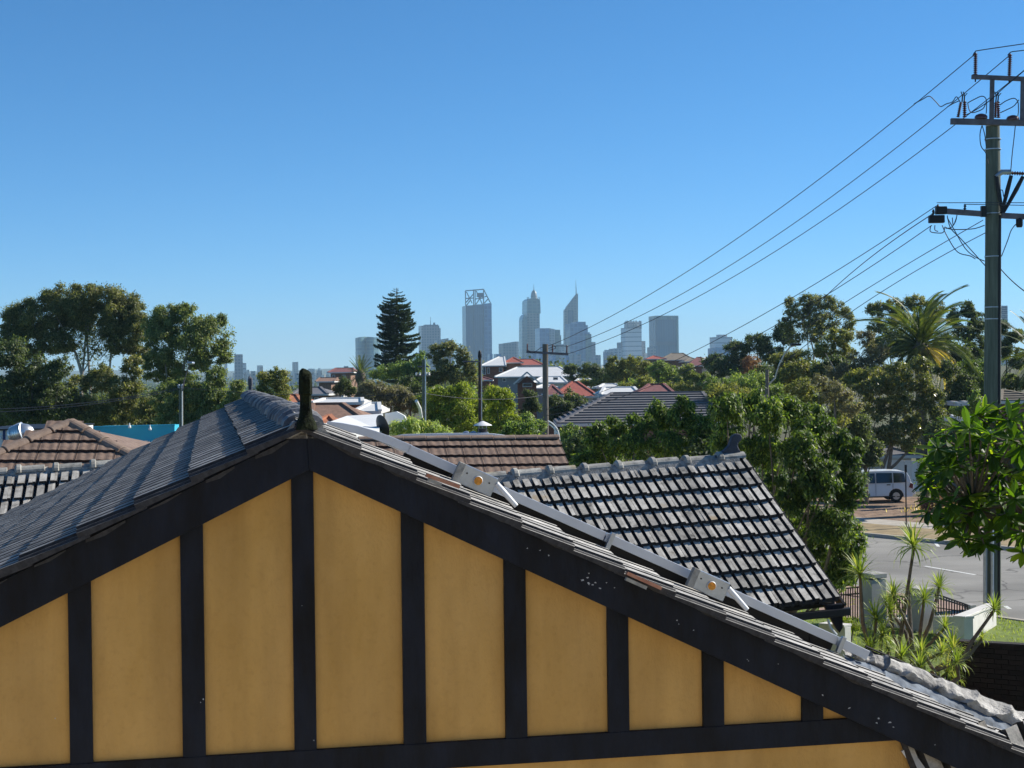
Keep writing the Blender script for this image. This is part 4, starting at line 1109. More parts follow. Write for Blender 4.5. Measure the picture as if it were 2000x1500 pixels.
lay_caps(bh, ap + Z * .03, cr_ + Z * .03, CAP_B, L=.42, up=(Z - B * .2).normalized())
MB().ab(cl.x + .4, cr_.x - .4, 25.0, 29, 0, cl.z - .1).build('wall', M['wallg'], bh)
# silver turbine ventilator
vt = thing('roof_ventilator', 'shiny silver turbine ventilator at the left edge', 'ventilator', P(38, 872, 27))
vc = P(41, 846, 27.0); s = 27 / F
prof = [(.5 * 10 * s, -16 * s), (23 * s, -15 * s), (26 * s, -11 * s)]
b = MB(); ax_ = V3((.94, 0, .22))
b.lathe(vc - ax_.normalized() * 0, [(2 * s, -23 * s), (13 * s, -22 * s), (17 * s, -14 * s), (19.5 * s, -4 * s), (18.5 * s, 6 * s), (14 * s, 17 * s), (7 * s, 24 * s), (1 * s, 26 * s)], 24, ax_)
b.build('turbine_head', M['chrome'], vt, True)
for k in range(6):
    b = MB(); h = (-20 + 4.5 * k) * s; r = (14.5 + 1.2 * k - .07 * k * k) * s
    b.lathe(vc, [(r + .004, h), (r + .022, h + .012), (r + .022, h + .022), (r + .002, h + .034)], 24, ax_); b.build('vane', M['chrome'], vt, True)
b = MB(); b.tube([P(38, 858, 27), P(34, 876, 27)], .12, 16); b.build('throat', M['galv'], vt, True)
b = MB(); b.tube([P(24, 866, 26.9), P(29, 882, 26.9)], .03, 8); b.build('stay', M['galv'], vt, True)

# flat metal roof, ducts and cowl behind the brown roof
mr_ = thing('metal_roof', 'low pale metal roof with curved ends behind the brown roof', 'roof', P(880, 900, 31))
pts = [P(x, y, 31) for x, y in ((764, 853), (782, 848.5), (850, 846.5), (900, 846), (962, 847), (1006, 853), (1006, 872), (764, 872))]
MB().prism(pts, V3((0, .9, -.03))).build('roof_sheet', M['alu_white'], mr_)
MB().ab(pts[0].x + .2, pts[5].x - .2, 31.3, 35, 0, pts[0].z - .2).build('wall', M['white'], mr_)
cw = thing('roof_cowl', 'small steel flue with a white conical hat', 'flue cowl', P(943, 860, 31))
c_ = P(943, 850, 31.5); s = 31.5 / F
b = MB(); b.box(c_ + Z * (-3 * s), (22 * s, 18 * s, 18 * s)); b.build('flue_base', M['galv'], cw, bevel=.01)
b = MB(); b.lathe(c_ + Z * 5 * s, [(9 * s, 0), (9 * s, 8 * s)], 14); b.build('flue_pipe', M['steel'], cw, True)
for q in (-7, 0, 7):
    b = MB(); b.bar(c_ + V3((q * s, 0, 12 * s)), c_ + V3((q * s, 0, 20 * s)), 1.2 * s); b.build('strut', M['galv'], cw)
b = MB(); b.lathe(c_ + Z * 19 * s, [(18.5 * s, 0), (17 * s, 1.3 * s), (2 * s, 8.5 * s), (.3 * s, 9 * s)], 20); b.build('hat', M['white'], cw, True)
du = thing('duct_pair', 'two bulging silver duct elbows beside the small steel flue', 'duct', P(918, 860, 31))
for xx in (911, 925):
    b = MB(); c_ = P(xx, 849, 31.3); b.lathe(c_, [(2 * s, -8 * s), (6 * s, -6 * s), (7.5 * s, 0), (6 * s, 5 * s), (1 * s, 7.5 * s)], 14, V3((1, 0, .15))); b.build('duct_elbow', M['galv'], du, True)

# white metal roof with a dish
ww = thing('metal_roof', 'white corrugated lean-to roof behind the near ridge', 'roof', P(730, 850, 48))
b = MB(); q = [P(632, 828, 44), P(678, 812, 50), P(748, 808, 50), P(740, 840, 44), P(660, 850, 42)]
b.prism(q, V3((0, 0, -.12))); b.build('roof_sheet', M['white'], ww)
b = MB(); b.prism([P(752, 828, 50), P(752, 808, 50), P(775, 804, 50), P(790, 812, 50), P(797, 826, 50), P(797, 840, 50)], V3((0, .3, 0))); b.build('parapet', M['white'], ww)
MB().ab(q[0].x + .3, P(797, 830, 50).x, 48, 51, 0, q[2].z - .7).build('wall', M['white'], ww)
dh = thing('satellite_dish', 'dark round dish seen from behind on the white roof', 'satellite dish', P(742, 850, 45))
c_ = P(744, 834, 45); s = 45 / F; axd = V3((.80, .55, .25)).normalized(); s *= 1.2
b = MB(); b.lathe(c_, [(1 * s, -3 * s), (10 * s, -1.5 * s), (19 * s, 3 * s), (19.6 * s, 3.2 * s), (19.4 * s, 4 * s), (9 * s, .5 * s), (1 * s, -.5 * s)], 28, axd); b.build('dish', M['steel'], dh, True)
b = MB(); b.tube([c_ - Z * 5 * s, c_ - Z * 26 * s], 1.2 * s, 8); b.build('mast', M['galv'], dh)
b = MB(); b.tube([c_ - Z * 14 * s, c_ + axd * 20 * s - Z * 8 * s], .5 * s, 6); b.build('feed_arm', M['galv'], dh)

# teal wall and blue-banded white shed, left
tl = thing('shop_building', 'flat teal-painted building wall with faint white lettering', 'building', P(270, 880, 56))
q = [P(196, 833, 56), P(341, 830, 56), P(341, 905, 56), P(150, 905, 56), P(150, 836, 56)]
MB().prism(q, V3((0, .8, 0))).build('wall', M['teal'], tl)
MB().prism([P(150, 833.5, 55.95), P(341.5, 828.5, 55.95), P(341.5, 831, 55.95), P(150, 836, 55.95)], V3((0, .1, 0))).build('coping', M['teal'], tl)
s = 56 / F
for x, y in ((253, 832), (293, 836)):
    b = MB(); b.tube([P(x, y + 2, 55.9), P(x, y - 6, 55.9)], .02, 6); b.lathe(P(x, y + 2, 55.8), [(.05, -.04), (.06, 0), (.04, .05), (.01, .1)], 10); b.build('wall_lamp', M['white'], tl)
# top halves of the white letters, cut off by the roof in front
def letter(ch, x, y, h, Y, w):
    """strokes on a 0..1 grid"""
    ST = {'C': [((1, 1), (0, 1)), ((0, 1), (0, 0)), ((0, 0), (1, 0))], 'E': [((0, 0), (0, 1)), ((0, 1), (1, 1)), ((0, .5), (.8, .5)), ((0, 0), (1, 0))],
          'N': [((0, 0), (0, 1)), ((0, 1), (1, 0)), ((1, 0), (1, 1))], 'T': [((.5, 0), (.5, 1)), ((0, 1), (1, 1))], 'I': [((.5, 0), (.5, 1))], 'P': [((0, 0), (0, 1)), ((0, 1), (1, 1)), ((1, 1), (1, .5)), ((1, .5), (0, .5))],
          'H': [((0, 0), (0, 1)), ((1, 0), (1, 1)), ((0, .5), (1, .5))], 'S': [((1, 1), (0, 1)), ((0, 1), (0, .5)), ((0, .5), (1, .5)), ((1, .5), (1, 0)), ((1, 0), (0, 0))]}
    b = MB()
    for p, q in ST[ch]:
        b.bar(P(x + p[0] * w, y - p[1] * h, Y), P(x + q[0] * w, y - q[1] * h, Y), .045, .03)
    return b
for i, ch in enumerate('EHTI'):
    letter(ch, 283 + i * 8.5, 872, 11, 55.93, 5.5).build('letter', M['white'], tl)
MB().prism([P(341, 845, 56.5), P(352, 843, 56.5), P(352, 870, 56.5), P(341, 870, 56.5)], V3((0, 4, 0))).build('annex_wall', M['white'], tl)
bl = thing('shed', 'pale shed with a dark blue corner stripe at the left edge', 'shed', P(40, 880, 50))
MB().prism([P(-60, 842, 50), P(100, 839, 50), P(100, 880, 50), P(-60, 880, 50)], V3((0, 5, 0))).build('wall', M['white'], bl)
MB().prism([P(5.5, 840, 49.95), P(9.5, 840, 49.95), P(9.5, 875, 49.95), P(5.5, 875, 49.95)], V3((0, .06, 0))).build('stripe', M['blue'], bl)
MB().prism([P(-60, 839, 49.9), P(100, 836.5, 49.9), P(100, 839, 49.9), P(-60, 841.5, 49.9)], V3((0, 5.2, 0))).build('coping', M['steel'], bl)
for i, (a_, b_) in enumerate(((849, 851), (854, 857))):
    MB().prism([P(-6, a_, 49.96), P(3, a_, 49.96), P(3, b_, 49.96), P(-6, b_, 49.96)], V3((0, .05, 0))).build('sign_stroke', M['white'], bl)

# ------------------------------------------------------------------ poles, arms, insulators, wires
def ribbed(b, p, q, r=.045, n=9):
    """porcelain insulator: a stack of sheds from p to q"""
    p, q = V3(p), V3(q); L = (q - p).length; prof = []
    for i in range(n):
        h0_ = L * i / n; st = L / n
        prof += [(r * .5, h0_), (r, h0_ + st * .25), (r * .5, h0_ + st * .6)]
    prof.append((r * .4, L))
    b.lathe(p, prof, 10, q - p)
def wire(name, label, p, q, via=None, sag=.5, r=.012, group=None, parent=None):
    p, q = V3(p), V3(q)
    def curve(s, n=24): return [p.lerp(q, i / n) - Z * (4 * s * (i / n) * (1 - i / n)) for i in range(n + 1)]
    if via:
        best = None
        for k in range(-10, 120):
            s = k * .05; c = [proj(v)[:2] for v in curve(s, 40)]
            for i in range(40):
                (xa, ya), (xb, yb) = c[i], c[i + 1]
                if (xa - via[0]) * (xb - via[0]) <= 0 and abs(xb - xa) > 1e-6:
                    e = abs(ya + (yb - ya) * (via[0] - xa) / (xb - xa) - via[1])
                    if best is None or e < best[0]: best = (e, s)
        sag = best[1] if best else sag
    b = MB(); b.tube(curve(sag), r, 5)
    if parent: return b.build(name, M['wire'], parent)
    o = b.build(name, M['wire']); tag(o, label, 'wire', group)
    return o
def squiggle(name, pts, Y, r, parent, mt='wire'):
    pts = [P(x, y, Y + (k[0] if k else 0)) for x, y, *k in pts]
    # smooth
    out = []
    for i in range(len(pts) - 1):
        p0, p1, p2, p3 = pts[max(i - 1, 0)], pts[i], pts[i + 1], pts[min(i + 2, len(pts) - 1)]
        for k in range(5):
            t = k / 5
            out.append(.5 * ((2 * p1) + (p2 - p0) * t + (2 * p0 - 5 * p1 + 4 * p2 - p3) * t * t + (3 * p1 - p0 - 3 * p2 + p3) * t ** 3))
    out.append(pts[-1])
    b = MB(); b.tube(out, r, 5); return b.build(name, M[mt], parent)

PY = 40.0; s = PY / F
pole = thing('power_pole', 'tall greenish wooden power pole with crossarms and brown insulators, at the right edge', 'power pole', V3((P(1937, 1250, PY).x, PY, 0)))
b = MB()
pb = P(1938, 1250, PY); pb = V3((pb.x, PY, -.1))
b.tube([pb, P(1938, 800, PY), P(1940, 430, PY), P(1939, 245, PY)], [.225, .215, .20, .175], 20); b.build('post', M['pole'], pole, True)
b = MB(); b.lathe(P(1939, 247, PY), [(.18, 0), (.185, .02), (.15, .06)], 16); b.build('post_cap', M['galv'], pole, True)
b = MB()
for y in (272, 292, 417, 501, 600, 623): b.lathe(P(1939, y, PY), [(.212, -.012), (.214, 0), (.212, .012)], 20)
b.build('band', M['galv'], pole, True)
b = MB(); b.tube([P(1952, 420, PY - .14), P(1951, 600, PY - .16), P(1950, 1250, PY - .18)], [.05, .05, .05], 8); b.build('conduit', M['black'], pole, True)
b = MB(); b.tube([P(1925, 1000, PY - .2), P(1924, 1250, PY - .2)], .05, 6); b.tube([P(1938, 1020, PY - .26), P(1938, 1250, PY - .26)], .045, 6); b.build('stiffener', M['galv'], pole, True)
fy = -.24
def arm(x0, y0, x1, y1, h=.13, w=.10, dy=fy, name='crossarm', mt='arm'):
    b = MB(); b.bar(P(x0, y0, PY + dy), P(x1, y1, PY + dy), w, h); return b.build(name, M[mt], pole, bevel=.006)
arm(1898, 150, 2040, 156, .11)
arm(1857, 237, 2040, 241, .15, .12)
arm(1840, 412, 1924, 418, .14, .11)
arm(1956, 421, 2040, 425, .14, .11)
for x in (1938, 1998):
    b = MB(); b.bar(P(x, 154, PY + fy), P(x - 1.5, 236, PY + fy), .10, .08); b.build('riser', M['arm'], pole)
def ins(p, q, r=.05, n=10, name='insulator'):
    b = MB(); ribbed(b, p, q, r, n); return b.build(name, M['insul'], pole, True)
Yi = PY + fy
ins(P(1905, 150, Yi), P(1905.5, 103, Yi), .062, 12); ins(P(1971, 154, Yi), P(1973, 105, Yi), .062, 12)
for x, y in ((1905, 160), (1971, 163)):
    b = MB(); b.bar(P(x, y - 8, Yi), P(x, y, Yi), .03); b.build('bolt', M['steel'], pole)
ins(P(1871, 229, Yi), P(1877, 199, Yi - .1), .055, 8); ins(P(1884, 229, Yi), P(1884, 197, Yi + .1), .055, 8)
ins(P(1944, 230, Yi), P(1945, 199, Yi - .1), .055, 8); ins(P(1950, 230, Yi), P(1949, 197, Yi + .1), .055, 8)
for x in (1879, 1883, 1945, 1949):
    b = MB(); b.bar(P(x, 199, Yi), P(x + 1, 186, Yi), .028); b.bar(P(x + 1, 188, Yi), P(x + 6, 182, Yi), .02); b.bar(P(x + 1, 188, Yi), P(x - 2, 179, Yi), .02); b.build('clip', M['steel'], pole)
for x, y in ((1916, 228), (1978, 231)):
    b = MB(); b.lathe(P(x, y + 4, Yi), [(.16, 0), (.165, .05), (.13, .10), (.05, .13)], 14); b.build('surge_cap', M['insul'], pole, True)
for c_ in ([(1900, 108), (1905, 101), (1915, 98), (2010, 84)], [(1968, 108), (1974, 102), (1985, 100), (2015, 97)],
           [(1785, 203), (1800, 195), (1815, 188), (1828, 199), (1837, 208), (1848, 203), (1860, 199), (1868, 189), (1875, 199)],
           [(1850, 209), (1862, 202), (1873, 197)], [(1890, 201), (1903, 194), (1917, 188), (1925, 192), (1927, 205), (1926, 222)], [(1890, 201), (1893, 215), (1899, 220), (1908, 218), (1920, 212), (1926, 200)],
           [(1953, 205), (1965, 197), (1980, 192), (1988, 199), (1989, 215), (1988, 226)], [(1954, 220), (1967, 214), (1980, 207), (1990, 195)],
           [(1918, 245), (1914, 262), (1916, 285), (1926, 300), (1930, 320)], [(1918, 245), (1923, 262), (1926, 285)], [(1983, 245), (1981, 265), (1977, 300), (1974, 335)],
           [(1888, 224), (1905, 215), (1935, 195), (1960, 172), (2010, 130)], [(1818, 441), (1817, 452), (1830, 455), (1842, 454), (1845, 444)], [(1826, 440), (1826, 449), (1832, 452)],
           [(1850, 425), (1862, 446), (1885, 485), (1905, 502), (1923, 510)], [(1840, 440), (1850, 462), (1870, 492), (1895, 500), (1905, 506)], [(1845, 443), (1860, 448), (1900, 447), (1923, 440)],
           [(1860, 425), (1862, 440), (1868, 425)], [(1953, 372), (1958, 372), (1961, 385), (1968, 380)], [(1956, 501), (1968, 470), (1975, 450), (1984, 438)], [(1869, 420), (1866, 433), (1858, 444), (1847, 446)],
           [(1850, 421), (1857, 446), (1880, 470), (1925, 520)]):
    squiggle('jumper', c_, Yi - .05, .013, pole)
ins(P(1957, 337, Yi), P(2015, 340, Yi), .06, 12)
b = MB(); b.tube([P(1945, 345, Yi), P(1957, 336, Yi), P(1974, 336, Yi)], [.05, .07, .07], 8); b.build('arm_bracket', M['galv'], pole, True)
for c_ in (((1975, 343), (1968, 370), (1957, 415)), ((1998, 345), (1985, 370), (1960, 415)), ((1946, 343), (1950, 370), (1957, 410))):
    b = MB(); b.tube([P(x, y, Yi) for x, y in c_], [.05, .06, .04], 8); b.build('cable_tail', M['black'], pole, True)
for x, y in ((1829, 402), (1882, 402), (1820, 412), (1953, 405)):
    b = MB(); ribbed(b, P(x + 2, y + 12, Yi), P(x + 3, y - 3, Yi), .045, 3); b.build('pin_insulator', M['steel'], pole, True)
b = MB(); b.box(P(1829, 428, Yi), (.40, .16, .20)); b.build('fuse_box', M['black'], pole, bevel=.02)
b = MB(); b.box(P(1838, 411, Yi), (.28, .18, .2)); b.build('fuse_carrier', M['steel'], pole, bevel=.02)
b = MB(); b.lathe(P(1991, 444, Yi), [(.07, 0), (.09, .05), (.09, .2), (.05, .25)], 10); b.build('sensor_pod', M['black'], pole, True)
b = MB(); b.box(P(1921, 413, Yi - .02), (.13, .12, .28)); b.build('arm_plate', M['steel'], pole)

# grey pole in the middle
P2Y = 66.0
def small_pole(label, x, ytop, Y, wpx, mt, armspec=(), extra=None, lean=0):
    t = thing('street_pole', label, 'street pole', V3((P(x, 800, Y).x, Y, 0)))
    top = P(x + lean, ytop, Y); b = MB(); b.tube([V3((P(x, 800, Y).x, Y, tz(0, Y) - .2)), top], [wpx * Y / F / 2 * 1.15, wpx * Y / F / 2], 12); b.build('post', M[mt], t, True)
    for x0, y0, x1, y1, h in armspec:
        b = MB(); b.bar(P(x0, y0, Y - .15), P(x1, y1, Y - .15), .10, h); b.build('crossarm', M['arm'], t)
    return t
mp = small_pole('tall mossy grey pole with one crossarm in front of the city towers', 1064, 672, P2Y, 11, 'pole_grey', [(1028, 687, 1110, 692, .10)], lean=1)
for x, y in ((1030, 687), (1079, 689), (1107, 690)):
    b = MB(); ribbed(b, P(x, y, P2Y - .15), P(x, y - 16, P2Y - .15), .045, 6); b.build('insulator', M['insul'], mp, True)
b = MB(); b.tube([P(1070, 700, P2Y), P(1070, 860, P2Y)], .025, 6); b.build('conduit', M['galv'], mp)
for c_ in ([(1032, 684), (1040, 690), (1055, 680), (1060, 678)], [(1070, 676), (1079, 673), (1085, 680), (1072, 684)], [(1071, 681), (1085, 676), (1107, 676)]):
    squiggle('jumper', c_, P2Y - .2, .014, mp)
fp = small_pole('greenish street pole with small stacked crossarms, behind the pale hedge bush', 826, 702, 56, 8, 'pole', [(811, 733, 840, 733, .07), (816, 716, 838, 716, .05)], lean=2)
for x in (813, 820, 833, 838):
    b = MB(); ribbed(b, P(x, 733, 55.8), P(x, 727, 55.8), .05, 2); b.build('insulator', M['white'], fp, True)
b = MB(); b.tube([P(831, 702, 55.8), P(831, 845, 55.8)], .02, 6); b.build('conduit', M['galv'], fp)
b = MB(); b.tube([P(823, 815, 55.9), P(820, 797, 55.5), P(813, 783, 55)], .06, 8); b.build('lamp_arm', M['white'], fp, True)
dp = small_pole('dark brown pole with a side arm rising out of the lime bushes', 936, 690, 72, 6, 'pole_dark', [(905, 706, 938, 706, .07)], lean=1)
b = MB(); b.lathe(P(937, 697, 72), [(.05, -.1), (.09, 0), (.08, .2), (.04, .3)], 10); b.build('insulator', M['black'], dp, True)
b = MB(); b.tube([P(941, 700, 71.8), P(941, 840, 71.8)], .018, 6); b.build('conduit', M['galv'], dp)
lp = small_pole('green street pole with a lamp head on a leaning arm, by the teal wall', 352, 750, 54, 8, 'pole', lean=1)
b = MB(); b.tube([P(356, 764, 53.8), P(360, 742, 53.8), P(366, 724, 53.6), P(370, 712, 53.4)], .02, 6); b.build('lamp_arm', M['arm'], lp)
b = MB(); b.box(P(373, 709, 53.3), (.20, .4, .09)); b.build('lamp_head', M['galv'], lp, bevel=.04)
b = MB(); b.tube([P(356, 750, 53.9), P(356, 845, 53.9)], .02, 6); b.build('conduit', M['white'], lp)
for x in (349, 355):
    b = MB(); ribbed(b, P(x, 758, 53.8), P(x, 751, 53.8), .06, 3); b.build('insulator', M['galv'], lp, True)
lp2 = small_pole('grey street pole with a long curved lamp arm above the mango tree', 1498, 722, 58, 7, 'pole_grey')
b = MB(); b.tube([P(1514, 738, 57.8), P(1522, 712, 57.6), P(1533, 690, 57.4), P(1543, 678, 57.2), P(1556, 673, 57)], .03, 6); b.tube([P(1500, 752, 58), P(1514, 738, 57.8)], .03, 6); b.build('lamp_arm', M['galv'], lp2, True)
b = MB(); b.box(P(1554, 673, 57), (.36, .4, .09)); b.build('lamp_head', M['steel'], lp2, bevel=.03)
bent = thing('curved_lamp', 'pair of thin curved white pipes beside the tall grey pole', 'pipe', P(1084, 870, 58))
for c_ in ([(1070, 822), (1080, 828), (1090, 842), (1094, 870)], [(1072, 828), (1082, 836), (1090, 850)], [(1084, 832), (1084, 850)]):
    squiggle('bent_pipe', c_, 58, .03, bent, 'white')

hv = 'high wires from the right-hand power pole to the grey pole'
wire('power_wire', 'uppermost of the three long wires sweeping down to the grey pole', P(1904, 106, Yi), P(1079, 673, P2Y - .15), via=(1390, 500), group=hv)
wire('power_wire', 'middle of the three long wires sweeping down to the grey pole', P(1972, 108, Yi), P(1107, 677, P2Y - .15), via=(1454, 500), group=hv)
wire('power_wire', 'lowest of the three long wires sweeping down to the grey pole', P(2012, 128, Yi), P(1110, 691, P2Y - .15), via=(1500, 500), group=hv)
lv = 'lower wires running left from the low crossarm'
wire('power_wire', 'topmost of the lower wires leaving the black fuse box', P(1829, 402, Yi), P(1066, 800, P2Y - .1), via=(1560, 575), group=lv, r=.011)
wire('power_wire', 'steep lower wire dropping from the fuse box behind the round gum', P(1826, 415, Yi), P(1560, 635, 70), via=(1700, 503), group=lv, r=.014)
wire('power_wire', 'lower wire just right of the steep one', P(1820, 440, Yi), P(1066, 812, P2Y - .1), via=(1640, 560), group=lv, r=.011)
wire('power_wire', 'lower wire from the middle of the low crossarm, ending behind the round gum', P(1920, 430, Yi), P(1500, 690, 58), via=(1700, 560), group=lv, r=.011)
wire('power_wire', 'lowest wire from the pole face, ending behind the round gum', P(1924, 455, Yi), P(1500, 735, 58), via=(1700, 585), group=lv, r=.011)
cv = 'near-level wires along the low crossarm'
wire('street_wire', 'upper level wire from the fuse insulator out of the right edge', P(1830, 396, Yi), P(2060, 396, 36), sag=0.0, group=cv, r=.010)
wire('street_wire', 'lower level wire from the middle pin out of the right edge', P(1883, 399, Yi), P(2060, 402, 36), sag=0.0, group=cv, r=.010)
wire('service_wire', 'single wire dropping right from the pole to the right edge', P(1955, 526, Yi), P(2040, 590, 34), sag=.1, r=.014)
for i, (ya, yb, yc) in enumerate(((757, 800, 788), (760, 806, 795))):
    wire('street_wire', ('upper' if i == 0 else 'lower') + ' of two wires from the lamp pole to the left edge', P(351, ya, 53.8), P(-80, yb, 50), via=(170, 786 + i * 5), r=.013, group='wires left of the lamp pole')
wire('street_wire', 'long thin level wire crossing behind the gable finial', P(354, 757, 53.8), P(824, 757 + 13, 55.8), via=(600, 772), r=.009)
wire('street_wire', 'long thin level wire between the green and grey poles', P(828, 768, 55.8), P(1062, 772, P2Y), sag=.2, r=.010)

# ------------------------------------------------------------------ houses
M['roof_white'] = mat('white metal roofing', (.66, .66, .64), .5, var=.06, nscale=1, bump=.3, bscale=4, coord='World')
M['roof_red'] = mat('red tiles', (.33, .10, .075), .8, var=.22, nscale=3, coord='World', bump=.6, bscale=5)
M['roof_maroon'] = mat('maroon tiles', (.20, .085, .08), .8, var=.25, nscale=3, coord='World', bump=.6, bscale=5)
M['roof_grey'] = mat('grey brown tiles', (.155, .15, .155), .65, var=.12, nscale=2, coord='World', bump=.3, bscale=8)
M['roof_olive'] = mat('olive tiles', (.20, .17, .13), .8, var=.2, nscale=2, coord='World')
M['roof_blue'] = mat('blue grey metal', (.13, .17, .22), .5)
M['roof_orange'] = mat('orange tiles', (.42, .17, .09), .8, var=.2, nscale=2, coord='World')
M['w_brick'] = mat('red brickwork', (.22, .09, .06), .9, var=.25, nscale=4, coord='World')
M['w_brown'] = mat('brown brickwork', (.23, .14, .10), .9, var=.25, nscale=4, coord='World')
M['w_white'] = mat('white wall', (.58, .56, .52), .85, var=.06, nscale=1, coord='World')
M['w_grey'] = mat('grey wall', (.25, .25, .25), .85, var=.1, nscale=1, coord='World')
M['fascia'] = mat('white fascia', (.62, .61, .58), .6)
def house_(name, label, x0, x1, ye, yr, Y, dep, hip=(1, 1), wall='w_white', roof='roof_red', wins=(), over=.45, group=None, courses=0, ridge=None, yaw=0, cat='house', front_gable=False, chim=None):
    e0, e1 = P(x0, ye, Y), P(x1, ye, Y)
    ze = (e0.z + e1.z) / 2; zr = P((x0 + x1) / 2, yr, Y + dep / 2).z
    if front_gable: zr = P((x0 + x1) / 2, yr, Y).z
    cx = (e0.x + e1.x) / 2; w = (e1.x - e0.x)
    zb = min(tz(cx, Y), tz(cx, Y + dep)) - 1.0
    t = thing(name, label, cat, V3((cx, Y + dep / 2, tz(cx, Y + dep / 2))), group)
    xl, xr = -w / 2, w / 2; yf, yb = -dep / 2, dep / 2
    c = V3((cx, Y + dep / 2, 0)); rot = Matrix.Rotation(R_(yaw), 3, 'Z')
    W = lambda x, y, z: c + rot @ V3((x, y, 0)) + Z * z
    def solid(quadlow, zlo, zhi, nm, mt):
        b = MB(); b.prism([W(x, y, zlo) for x, y in quadlow], Z * (zhi - zlo)); return b.build(nm, M[mt], t)
    o = over
    solid([(xl + o, yf + o), (xr - o, yf + o), (xr - o, yb - o), (xl + o, yb - o)], zb, ze + .02, 'wall', wall)
    if front_gable:
        vs = [W(xl, yf, ze), W(xr, yf, ze), W(xr, yb, ze), W(xl, yb, ze), W(0, yf, zr), W(0, yb, zr)]
        b = MB().add([v + Z * .06 for v in vs], [(0, 4, 5, 3), (4, 1, 2, 5), (0, 3, 2, 1)]); rf = b.build('roof', M[roof], t)
        b = MB(); b.prism([W(xl + o, yf + o * .9, ze), W(xr - o, yf + o * .9, ze), W(0, yf + o * .9, zr - (zr - ze) * o / (w / 2))], rot @ V3((0, .2, 0))); b.build('gable', M[wall], t)
        b = MB(); b.bar(W(xl, yf, ze), W(0, yf, zr), .12, .16); b.bar(W(xr, yf, ze), W(0, yf, zr), .12, .16); b.build('barge_board', M['fascia'], t)
    else:
        hl, hr = hip[0] * dep / 2, hip[1] * dep / 2
        if ridge: rl = P(ridge[0], yr, Y + dep / 2).x - cx; rr_ = P(ridge[1], yr, Y + dep / 2).x - cx
        else: rl, rr_ = xl + hl, xr - hr
        if rl > rr_: rl = rr_ = (rl + rr_) / 2
        vs = [W(xl, yf, ze), W(xr, yf, ze), W(xr, yb, ze), W(xl, yb, ze), W(rl, 0, zr), W(rr_, 0, zr)]
        b = MB().add(vs, [(0, 1, 5, 4), (1, 2, 5), (2, 3, 4, 5), (3, 0, 4), (0, 3, 2, 1)]); rf = b.build('roof', M[roof], t)
        b = MB()
        for i, j in ((0, 1), (1, 2), (3, 0)): b.bar(vs[i] - Z * .07, vs[j] - Z * .07, .14, .16)
        b.build('gutter', M['fascia'], t)
        b = MB()
        for i, j in ((0, 4), (1, 5), (4, 5)): b.bar(vs[i] + Z * .04, vs[j] + Z * .04, .22, .10)
        b.build('ridge_cap', M[roof], t)
        if courses:
            for k in range(courses):
                f0, f1 = k / courses, (k + 1) / courses
                for (i, j, m_, n_) in ((0, 1, 4, 5), (3, 0, 4, 4), (1, 2, 5, 5)):
                    a0, a1 = vs[i].lerp(vs[m_], f0), vs[j].lerp(vs[n_], f0)
                    b0_, b1_ = vs[i].lerp(vs[m_], f1), vs[j].lerp(vs[n_], f1)
                    nn = (a1 - a0).cross(b0_ - a0).normalized()
                    b = MB(); b.add([a0 + nn * .09, a1 + nn * .09, b1_ + nn * .01, b0_ + nn * .01, a0, a1], [(0, 1, 2, 3), (4, 5, 1, 0)]); b.build('tile_course', M[roof], rf)
    for k, (wx, wy, ww_, wh) in enumerate(wins):
        s = Y / F; p = P(wx, wy, Y + o - .05)
        b = MB(); b.box(p, (ww_ * s + .16, .10, wh * s + .16)); f = b.build('window', M['fascia'], t)
        ORG[f] = ORG[t]
        b = MB(); b.box(p - V3((0, .06, 0)), (ww_ * s, .02, wh * s)); b.build('pane', M['glass'], f)
    if chim:
        for (x, y0, y1, wpx) in chim:
            s = Y / F; p0 = P(x, y1, Y + dep * .3); p1 = P(x, y0, Y + dep * .3)
            b = MB(); b.bar(p0, p1, wpx * s, wpx * s); b.build('chimney', M['w_brick'], rf)
    return t
house_('tiled_house', 'house under a big grey hipped tile roof left of the mango trees', 1090, 1420, 826, 768, 84, 11, wall='w_brown', roof='roof_grey', courses=12, ridge=(1196, 1372), wins=((1128, 850, 10, 16),))
house_('cottage', 'white house under a bright red hipped roof right of the grey pole', 1078, 1168, 774, 746, 140, 9, wall='w_white', roof='roof_red', ridge=(1118, 1128), wins=((1125, 782, 5, 4), (1133, 782, 5, 4), (1140, 782, 5, 4)))
house_('cottage', 'low maroon roofed house half hidden behind the grey pole', 1062, 1100, 771, 752, 138, 8, wall='w_brick', roof='roof_maroon')
house_('villa', 'wide white hipped roof just above the blue gabled house', 966, 1122, 735, 717, 215, 13, wall='w_grey', roof='roof_white', ridge=(1010, 1092), wins=((985, 742, 5, 5), (1085, 740, 6, 4)))
house_('villa', 'small pale hipped wing at the right end of the wide white roof', 1092, 1135, 737, 724, 222, 10, wall='w_brown', roof='roof_white')
house_('villa', 'white low roof between the blue gable and the red roof', 1040, 1108, 747, 736, 190, 9, wall='w_white', roof='roof_white', ridge=(1058, 1096), wins=((1085, 739.5, 7, 3),))
house_('villa', 'white roof strip lowest of the stacked white roofs by the grey pole', 1040, 1092, 758, 750, 175, 8, wall='w_white', roof='roof_white')
house_('gabled_cottage', 'dark brick house with a steep blue-grey gable roof', 1003, 1056, 750, 727, 165, 9, wall='w_brick', roof='roof_blue', front_gable=True, wins=((1030, 752, 16, 5),))
house_('villa', 'cream hipped roof behind the bright red roof', 1108, 1180, 757, 740, 168, 9, wall='w_grey', roof='roof_white', ridge=(1130, 1150))
house_('villa', 'long flat white roof running right behind the bright red roof', 1168, 1222, 756, 750, 150, 8, wall='w_white', roof='roof_white', hip=(.2, .2))
